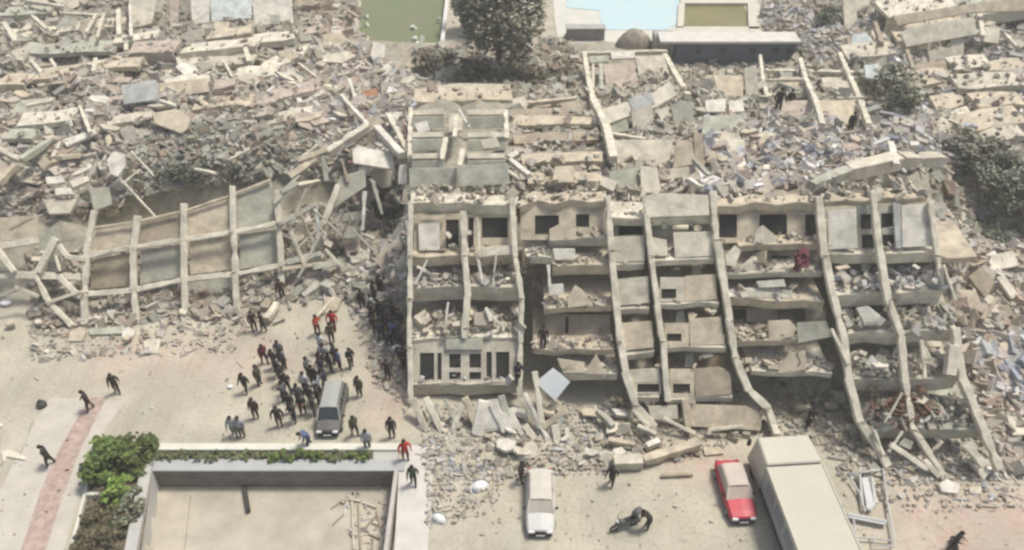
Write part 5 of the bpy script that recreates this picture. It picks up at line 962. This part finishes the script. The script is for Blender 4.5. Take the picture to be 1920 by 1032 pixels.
def moto(label, px, py, deg, m):
    c = G(px, py, 0); t = thing('motorcycle', label, 'motorcycle', c, None, math.radians(deg)); t['_o'] = (0, 0, 0)
    for x in (-.68, .68):
        mb = MB(); mb.tube([Vector((x + .27 * math.cos(a), 0, .3 + .27 * math.sin(a))) for a in [k / 16 * 6.283 for k in range(17)]], .06, 6); wh = mb.build('wheel', TY, t)
        wh['_o'] = (0, 0, 0); mb = MB(); mb.bar((x - .24, 0, .3), (x + .24, 0, .3), .03, .03); mb.bar((x, 0, .06), (x, 0, .54), .03, .03, up=(1, 0, 0)); mb.build('spokes', RIM, wh)
    mb = MB(); ringloft(mb, [[Vector((x, y * k, z0 + (z1 - z0) * zz)) for y, zz in ((-.12, 0), (-.18, .5), (-.1, 1), (.1, 1), (.18, .5), (.12, 0))] for x, k, z0, z1 in ((-.8, .5, .62, .72), (-.45, .9, .5, .82), (0, 1, .3, .88), (.35, 1, .35, .98), (.6, .5, .6, .9))]); mb.build('body', m, t, smooth=True)
    mb = MB(); mb.bx(-.7, .08, -.13, .13, .82, .92); mb.build('seat', TY, t, bevel=.04)
    mb = MB(); mb.bar((.68, 0, .3), (.42, 0, 1.02), .08, .08); mb.build('fork', RIM, t)
    mb = MB(); mb.tube([(.3, -.38, 1.04), (.42, -.15, 1.05), (.42, .15, 1.05), (.3, .38, 1.04)], .025, 6); mb.build('handlebar', TY, t)
    mb = MB(); mb.box((.52, 0, .92), Vector((.06, 0, 0)), Vector((0, .09, 0)), Vector((0, 0, .08))); mb.build('headlight', LAMP, t, bevel=.03)
moto('dark grey motorcycle standing on the street between the white car and the red car', 1170, 990, 200, mat('moto_grey', (.12,.125,.13), rough=.5, var=.1))
moto('dark motorcycle with a rider at the bottom edge right of the truck', 1783, 1038, 70, mat('moto_dark', (.08,.05,.055), rough=.5, var=.1))
# bent metal frame right of the truck
mf = thing('bent_metal_frame', 'bent pale metal frame with long rails lying right of the truck', 'metal frame', G(1635, 960, 0)); mm_ = mat('galvanised', (.50,.50,.48), rough=.5, var=.12)
for q, w in (([(1594,898),(1612,925),(1622,960)], .07), ([(1612,890),(1618,950),(1632,958),(1640,945),(1634,895)], .09), ([(1634,895),(1644,945)], .09), ([(1656,880),(1662,930),(1674,1000)], .07), ([(1588,966),(1662,980)], .16), ([(1600,990),(1606,1008),(1640,1010),(1672,1014),(1674,996)], .06), ([(1636,1000),(1640,1024),(1676,1024),(1676,1000)], .06), ([(1650,882),(1612,886)], .08), ([(1600,972),(1604,996)], .06)):
    mb = MB(); mb.tube([G(x, y, .35) for x, y in q], w, 6); mb.build('rail', mm_, mf)
for pts in ([(1616,896),(1628,896),(1640,950),(1626,956)], [(1592,962),(1662,976),(1660,984),(1590,970)]):
    mb = MB(); mb.prism([G(x, y, .42) for x, y in pts], Vector((0, 0, -.08))); mb.build('plate', mat('sheet_metal', (.56,.56,.55), rough=.55, var=.1), mf)
# white basins
def bowl(label, px, py, r, ang):
    c = G(px, py, .2); mb = MB(); n = 18; vs = []; fs = []; R = Matrix.Rotation(ang, 3, 'Z') @ Matrix.Rotation(.7, 3, 'X')
    for i in range(5):
        k = i / 4
        for j in range(n): vs.append(c + R @ Vector((r * (1 - .45 * k * k) * math.cos(j / n * 6.283) * 1.35, r * (1 - .45 * k * k) * math.sin(j / n * 6.283), -.35 * k * r)))
    o = len(vs)
    for i in range(4, -1, -1):
        k = i / 4
        for j in range(n): vs.append(c + R @ Vector((.82 * r * (1 - .45 * k * k) * math.cos(j / n * 6.283) * 1.35, .82 * r * (1 - .45 * k * k) * math.sin(j / n * 6.283), -.28 * k * r)))
    for i in range(9): fs += [(i * n + j, i * n + (j + 1) % n, (i + 1) * n + (j + 1) % n, (i + 1) * n + j) for j in range(n)]
    fs += [tuple(9 * n + j for j in range(n))]; fs += [(j, 9 * n + j if False else (j + 1) % n, 0) for j in ()]
    mb.add(vs, fs); t = thing('washbasin', label, 'basin', c); mb.build('bowl', mat('white_ceramic', (.82,.82,.79), rough=.3, var=.04, bump=0), t, smooth=True)
    mb = MB(); mb.tube([c + R @ Vector((0, 0, -.3 * r)), c + R @ Vector((0, 0, -.22 * r))], .06, 8); mb.build('drain', TY, t)
bowl('white oval basin lying in crushed plaster left of the white car', 900, 914, .5, .4); bowl('white upturned basin on the edge of the pale path', 822, 974, .42, -.3)
tag(beam_mb((812,948),(820,968),.14,.2).build('pipe_stub', C('green')), 'short green-grey pipe stub above the upturned basin', 'pipe')
# waste bins on the pavement
def bag(label, px, py, s, m, name='rubbish_bag'):
    c = G(px, py, 0); mb = MB(); rings = []
    for z, r in ((0, .8), (.2, 1.0), (.55, 1.05), (.85, .75), (1.0, .3), (1.12, .22), (1.2, .36)):
        rings.append([c + Vector((r * s * math.cos(j / 12 * 6.283) * (1 + .1 * math.sin(j * 2.7 + z * 5)), r * s * .9 * math.sin(j / 12 * 6.283), z * s * 1.5)) for j in range(12)])
    ringloft(mb, rings); return tag(mb.build(name, m, smooth=True), label, 'bag')
mk = mat('bin_dark', (.07,.07,.06), rough=.6, var=.15)
bag('dark stuffed bag left alone on the plaza at the left', 80, 762, .34, mk); bag('small dark bag at the upper left corner of the planter', 182, 828, .26, mk); bag('dark upright bag behind the planter, nearest the kerb line', 266, 834, .30, mk)
bag('small blue bag at the left side of the planter', 156, 880, .22, mat('blue_bag', (.12,.18,.33), rough=.6)); bag('magenta-red cloth bundle hanging at the corner of the recessed bay', 80, 762, .01, mat('magenta', (.35,.06,.10))) if False else None
mb = MB()
for _ in range(26): chunk(mb, B(1502 + random.gauss(0, 6), 490 + random.gauss(0, 9), 1.0), random.uniform(.18, .35), 'rust')
mr_ = bpy.data.materials.new('magenta_cloth'); mr_.use_nodes = True; mr_.node_tree.nodes['Principled BSDF'].inputs['Base Color'].default_value = (.15, .045, .06, 1); mr_.node_tree.nodes['Principled BSDF'].inputs['Roughness'].default_value = .9
tag(mb.build('cloth_bundle', mr_, attr=True), 'magenta-red cloth bundle hanging at the right end of the recessed bay', 'cloth')
tag(plate_mb([(0,846),(16,842),(50,856),(46,862),(12,856),(6,866)], dz=.15, tilt=0, th=.2).build('kerb_fragment', C('pale'), bevel=.02), 'pale triangular kerb fragment lying at the left edge of the plaza', 'kerb stone')
tag(beam_mb((62,790),(38,850),.1,.06).build('kerb_line', C('green')), 'thin grey-green kerb running down beside the pavement at the left', 'kerb')
for i_, (x, y, s, l) in enumerate(((12,570,.5,'white oval bag at the left edge below the broken frame'), (432,727,.22,'small white bag on the plaza left of the crowd'), (0,800,.2,'small white scrap at the left edge of the plaza'))):
    mb = MB(); c = T(x, y, .12)
    ringloft(mb, [[c + Vector((r * s * math.cos(j / 10 * 6.283), r * s * .7 * math.sin(j / 10 * 6.283), z * s)) for j in range(10)] for z, r in ((-.2, .7), (.1, 1), (.3, .85), (.45, .4))])
    tag(mb.build('white_bag', mat('white_plastic', (.85,.85,.84), rough=.5, var=.05), smooth=True), l, 'bag')
# ---------------------------------------------------------------- people
SK = mat('skin', (.36,.22,.16), rough=.7, var=.08, bump=0); HR = mat('hair', (.02,.016,.013), rough=.8, var=.1, bump=0); SHOE = mat('shoe', (.03,.03,.03), rough=.7, var=.1, bump=0)
def body_mesh(name, P, head):
    V = {}; R = {}; E = []; REG = {}
    def j(n, p, r): V[n] = Vector(p); R[n] = r
    def e(a, b, reg): E.append((a, b, reg))
    j('pel', P['pel'], .165); j('bel', P['bel'], .165); j('che', P['che'], .19); j('nec', P['nec'], .06); j('hd0', P['nec'] + (P['hd'] - P['nec']) * .45, .075); j('hd', P['hd'], .10); j('hdt', P['hd'] + (P['hd'] - P['nec']).normalized() * .09, .075)
    j('nose', P['hd'] + Vector((0, -.115, -.01)), .02)
    e('pel','bel',1); e('bel','che',1); e('che','nec',1); e('nec','hd0',0); e('hd0','hd',0); e('hd','hdt',3); e('hd','nose',0)
    for s in 'LR':
        sg = -1 if s == 'L' else 1
        j('sh'+s, P['sh'+s], .095); j('el'+s, P['el'+s], .068); j('wr'+s, P['wr'+s], .042); d = (P['wr'+s] - P['el'+s]).normalized(); pm = P['wr'+s] + d * .08; j('pa'+s, pm, .036)
        e('che','sh'+s,1); e('sh'+s,'el'+s,1); e('el'+s,'wr'+s,P.get('sleeve',1)); e('wr'+s,'pa'+s,0)
        for k in range(4):
            o = Vector((0, (k - 1.5) * .021, 0)); f1 = pm + d * .045 + o; f2 = f1 + d * (.035, .045, .04, .028)[k] + Vector((-sg * .012, 0, 0))
            j('f%s%d' % (s, k), f1, .009); j('g%s%d' % (s, k), f2, .008); e('pa'+s, 'f%s%d' % (s, k), 0); e('f%s%d' % (s, k), 'g%s%d' % (s, k), 0)
        th = P['wr'+s] + d * .045 + Vector((-sg * .02, -.045, 0)); j('th'+s, th, .011); e('pa'+s, 'th'+s, 0)
        j('hi'+s, P['hi'+s], .125); j('kn'+s, P['kn'+s], .088); j('an'+s, P['an'+s], .06); j('to'+s, P['to'+s], .04)
        e('pel','hi'+s,2); e('hi'+s,'kn'+s,2); e('kn'+s,'an'+s,2); e('an'+s,'to'+s,4)
    names = list(V); ix = {n: i for i, n in enumerate(names)}
    me = bpy.data.meshes.new(name + '_skeleton'); me.from_pydata([V[n] for n in names], [(ix[a], ix[b]) for a, b, _ in E], [])
    o = bpy.data.objects.new(name, me); COL.objects.link(o); o.modifiers.new('skin', 'SKIN'); sv_ = me.skin_vertices[0].data
    for n in names: sv_[ix[n]].radius = (R[n], R[n]); sv_[ix[n]].use_root = (n == 'pel')
    ss = o.modifiers.new('sub', 'SUBSURF'); ss.levels = 1; ss.render_levels = 1
    dg = bpy.context.evaluated_depsgraph_get(); m2 = bpy.data.meshes.new_from_object(o.evaluated_get(dg)); bpy.data.objects.remove(o)
    for m in (SK, SHOE, SHOE, HR, SHOE): m2.materials.append(m)
    segs = [(V[a], V[b], r) for a, b, r in E]
    for p in m2.polygons:
        c = p.center; best = 9; reg = 0
        for a, b, r in segs:
            d = b - a; t = max(0, min(1, (c - a).dot(d) / d.dot(d))); dd = (a + d * t - c).length
            if dd < best: best = dd; reg = r
        p.material_index = reg; p.use_smooth = True
    # hair cap (a child of the person)
    mb = MB(); hc = P['hd'] + Vector((0, .012, .015)); n = 12; vs = []; fs = []
    for i in range(6):
        a = i / 5 * 1.75
        for k in range(n):
            rr = .118 * math.sin(a) if i else .004; q = k / n * 6.283; drop = .03 if math.sin(q) > -.2 else 0
            vs.append(hc + Vector((rr * math.cos(q), rr * 1.08 * math.sin(q), .118 * math.cos(a) - drop * (i / 5))))
    for i in range(5): fs += [(i * n + k, i * n + (k + 1) % n, (i + 1) * n + (k + 1) % n, (i + 1) * n + k) for k in range(n)]
    hm = bpy.data.meshes.new(name + '_hair'); hm.from_pydata(vs, [], fs); hm.materials.append(HR)
    for p in hm.polygons: p.use_smooth = True
    return m2, hm
def pose(lean=0, step=0, arms='down', crouch=0):
    z = .92 - crouch; P = {}; P['pel'] = Vector((0, 0, z)); P['bel'] = Vector((0, -.05 * lean, z + .17)); P['che'] = Vector((0, -.22 * lean, z + .40 - .06 * lean)); P['nec'] = Vector((0, -.36 * lean, z + .57 - .14 * lean)); P['hd'] = Vector((0, -.46 * lean - .02, z + .73 - .20 * lean))
    for s, sg in (('L', -1), ('R', 1)):
        sh = P['che'] + Vector((sg * .19, 0, .08)); P['sh'+s] = sh
        if arms == 'down': P['el'+s] = sh + Vector((sg * .07, .03 + sg * step * .12, -.28)); P['wr'+s] = sh + Vector((sg * .08, -.04 + sg * step * .25, -.52))
        elif arms == 'front': P['el'+s] = sh + Vector((sg * .07, -.06, -.26)); P['wr'+s] = sh + Vector((sg * -.02, -.26, -.22))
        elif arms == 'out': P['el'+s] = sh + Vector((sg * .14, -.02, -.22)); P['wr'+s] = sh + Vector((sg * .14, -.16, -.42))
        elif arms == 'up': P['el'+s] = sh + Vector((sg * .16, -.08, -.10 if sg < 0 else .1)); P['wr'+s] = sh + Vector((sg * .12, -.2, .10 if sg < 0 else .3))
        elif arms == 'low': P['el'+s] = sh + Vector((sg * .05, -.08, -.26)); P['wr'+s] = sh + Vector((sg * .02, -.18, -.50))
        f = -sg * step * .22; P['hi'+s] = Vector((sg * .10, 0, z - .06)); P['kn'+s] = Vector((sg * .12, -.03 + f * .55 - crouch * .5, .49 - crouch * .1)); P['an'+s] = Vector((sg * .12, f + .02, .09)); P['to'+s] = Vector((sg * .13, f - .13, .045))
    return P
POSES = [body_mesh('p%d' % i, pose(*a), None) for i, a in enumerate([(0, 0, 'down'), (.1, .7, 'down'), (.05, -.5, 'front'), (0, .3, 'out'), (.05, .2, 'up'), (1.0, .5, 'low', .08), (.1, .3, 'front'), (.15, .8, 'down')])]
def cloth(n, c): return mat('cloth_' + n, c, rough=.9, var=.12, sc=6, bump=0)
CL = {'black': (.04,.036,.036), 'navy': (.03,.035,.065), 'grey': (.14,.14,.15), 'brown': (.07,.05,.04), 'red': (.50,.035,.03), 'white': (.60,.60,.60), 'green': (.06,.09,.05), 'lgrey': (.34,.35,.37), 'olive': (.09,.085,.055), 'maroon': (.16,.035,.04), 'blue': (.10,.14,.24), 'orange': (.50,.10,.06), 'dark': (.045,.04,.04)}
def person(px, py, label, shirt='black', pants='black', ps=0, rz=0, group=None, z=None, h=1.18, bld=None):
    loc = bld(px, py) if bld else T(px, py)
    if z is not None: loc = G(px, py, z)
    me, hm = POSES[ps]; o = bpy.data.objects.new('person', me); COL.objects.link(o); o.location = loc; o.rotation_euler = (0, 0, math.radians(rz)); o.scale = (h, h, h)
    for i, c in ((1, shirt), (2, pants)): o.material_slots[i].link = 'OBJECT'; o.material_slots[i].material = cloth(c, CL[c])
    hr = bpy.data.objects.new('hair', hm); COL.objects.link(hr); hr.parent = o
    tag(o, label, 'person', group)
GC = 'crowd around the silver estate car'; GS = 'crowd in the shade beside the leftmost block'
person(222,738,'person in black walking alone on the plaza, upper of the two near the pink path','black','black',1,20)
person(172,770,'person in dark clothes striding with arms out on the plaza, lower left','black','dark',7,-60)
person(97,872,'person in black walking down the pink brick path','black','black',7,-70)
person(478,620,'left of two people in black standing by the pale beam stub','black','black',0,40); person(496,622,'right of two people in black standing by the pale beam stub','black','dark',2,-50)
person(531,562,'person in brown clothes at the foot of the last frame column','brown','dark',0,20); person(596,626,'person in orange-red clothes, left of the two in red','orange','maroon',6,60); person(626,618,'person in a bright red top, right of the two in red','red','maroon',3,0)
person(623,643,'person in dark olive clothes right below the one in the bright red top','olive','black',0,30); person(497,680,'person in a maroon top walking at the upper left of the crowd','maroon','dark',7,40)
person(463,736,'person in black at the far left of the crowd','black','black',1,-20); person(481,784,'person in brown at the lower left of the crowd','brown','dark',0,0); person(525,798,'person in black standing apart below the crowd','black','olive',3,10)
person(675,742,'person in olive-brown clothes right of the silver estate car','olive','brown',0,-20); person(666,815,'person in dark olive clothes walking by the lower right of the estate car','olive','dark',1,40); person(736,822,'person in black alone near the corner of the leftmost block','black','black',0,0)
person(690,842,'person in a light green-grey top at the right end of the hedge','lgrey','green',0,0); person(728,712,'person in brown standing with legs apart beside the leftmost block','brown','dark',3,0); person(761,862,'person in a bright red top at the head of the white path','red','maroon',3,20)
person(776,908,'person in black and green walking down the white path','green','black',1,0); person(977,905,'person in black beside the left front of the white car','black','black',2,60); person(1146,908,'person in black walking in front of the long beige beam','black','black',7,-30)
person(1216,988,'person in black bending over behind the motorcycle','black','dark',5,-70); person(1186,980,'person in grey standing by the motorcycle seat','grey','black',5,60); person(1782,1030,'rider in dark purple-brown clothes on the motorcycle at the bottom edge','dark','black',6,40)
person(1917,832,'person in black at the right edge beside the rightmost block','black','grey',1,30); person(1456,214,'taller left one of two dark figures on the bare rear floors','black','black',3,0,h=1.45,z=None); person(1477,210,'right one of two dark figures on the bare rear floors','black','dark',0,0,h=1.3)
person(1592,250,'dark figure on the rubble at the right side of the rear floors','black','black',0,0); person(1018,648,'person in black standing on a floor of the stair bay','black','black',0,0,bld=lambda x, y: B(x, y + 4, -.2)); person(971,712,'person in dark clothes at the right edge of the leftmost block, above the sheet','navy','black',2,30,bld=lambda x, y: B(x, y + 6, .3))
person(1514,800,'dark figure in the shaded rubble behind the truck','black','black',2,0); person(441,816,'person in pale grey clothes left of two below the crowd','lgrey','grey',1,10); person(456,820,'person in pale beige clothes right of two below the crowd','lgrey','olive',0,-10); person(582,838,'person in blue clothes leaning at the front of the estate car','blue','navy',5,-60)
CRA = ((527,676,'grey',0),(517,692,'black',1),(488,724,'olive',0),(530,720,'black',2),(541,738,'dark',1),(522,708,'black',0),(546,772,'black',0),(570,778,'black',2),(562,756,'grey',0),(583,760,'black',1),(598,742,'lgrey',4),(590,724,'black',0),(605,708,'navy',2),(610,680,'lgrey',3),(622,698,'black',0),(638,694,'blue',0),(659,688,'black',2),(604,662,'white',3),(598,758,'black',0),(574,734,'white',0),(612,730,'navy',1),(553,790,'dark',6),(536,754,'grey',6),(628,680,'dark',0),(579,708,'grey',2),(590,778,'dark',0),(603,696,'black',6),(534,692,'grey',0))
CRB = ((680,580,'black',0),(698,602,'dark',2),(702,566,'dark',1),(714,552,'black',0),(706,628,'black',0),(716,640,'navy',6),(724,622,'navy',0),(738,604,'black',2),(730,650,'navy',5),(746,636,'grey',0),(752,654,'navy',6),(742,672,'lgrey',5),(757,688,'black',2),(720,606,'navy',3),(697,590,'white',0),(738,638,'blue',2),(712,600,'black',0),(750,616,'navy',0),(733,628,'dark',0))
ORD = ['first','second','third','fourth','fifth','sixth','seventh','eighth','ninth','tenth','eleventh','twelfth']
TOP = {'black':'black','navy':'dark navy','grey':'grey','dark':'dark','white':'white','olive':'olive','lgrey':'pale grey','blue':'blue'}
for crowd, where, grp in ((CRA, 'of the estate-car crowd', GC), (CRB, 'of the block-side crowd', GS)):
    srt = sorted(crowd, key=lambda r: r[1]); k4 = (len(srt) + 3) // 4
    for bi, band in enumerate(('top row', 'upper middle row', 'lower middle row', 'bottom row')):
        for i, (x, y, c, pz) in enumerate(sorted(srt[bi * k4:(bi + 1) * k4])):
            person(x, y, '%s top, %s from left, %s %s' % (TOP[c], ORD[i], band, where), c, random.choice(('black','dark','navy','dark')), pz, random.uniform(-180, 180), grp)
# ---------------------------------------------------------------- hazy air
mb = MB(); mb.bx(-110, 110, -12, 165, -2.9, 47.5); hz = mb.build('haze', bpy.data.materials.new('haze_air')); hz['kind'] = 'stuff'
hm_ = hz.data.materials[0]; hm_.use_nodes = True; hn = hm_.node_tree; hn.nodes.clear(); ho = hn.nodes.new('ShaderNodeOutputMaterial'); hv = hn.nodes.new('ShaderNodeVolumePrincipled')
hv.inputs['Color'].default_value = (.92, .93, .88, 1); hv.inputs['Density'].default_value = 0.0010; hv.inputs['Anisotropy'].default_value = .2; hn.links.new(hv.outputs[0], ho.inputs['Volume'])
S.cycles.volume_bounces = 1
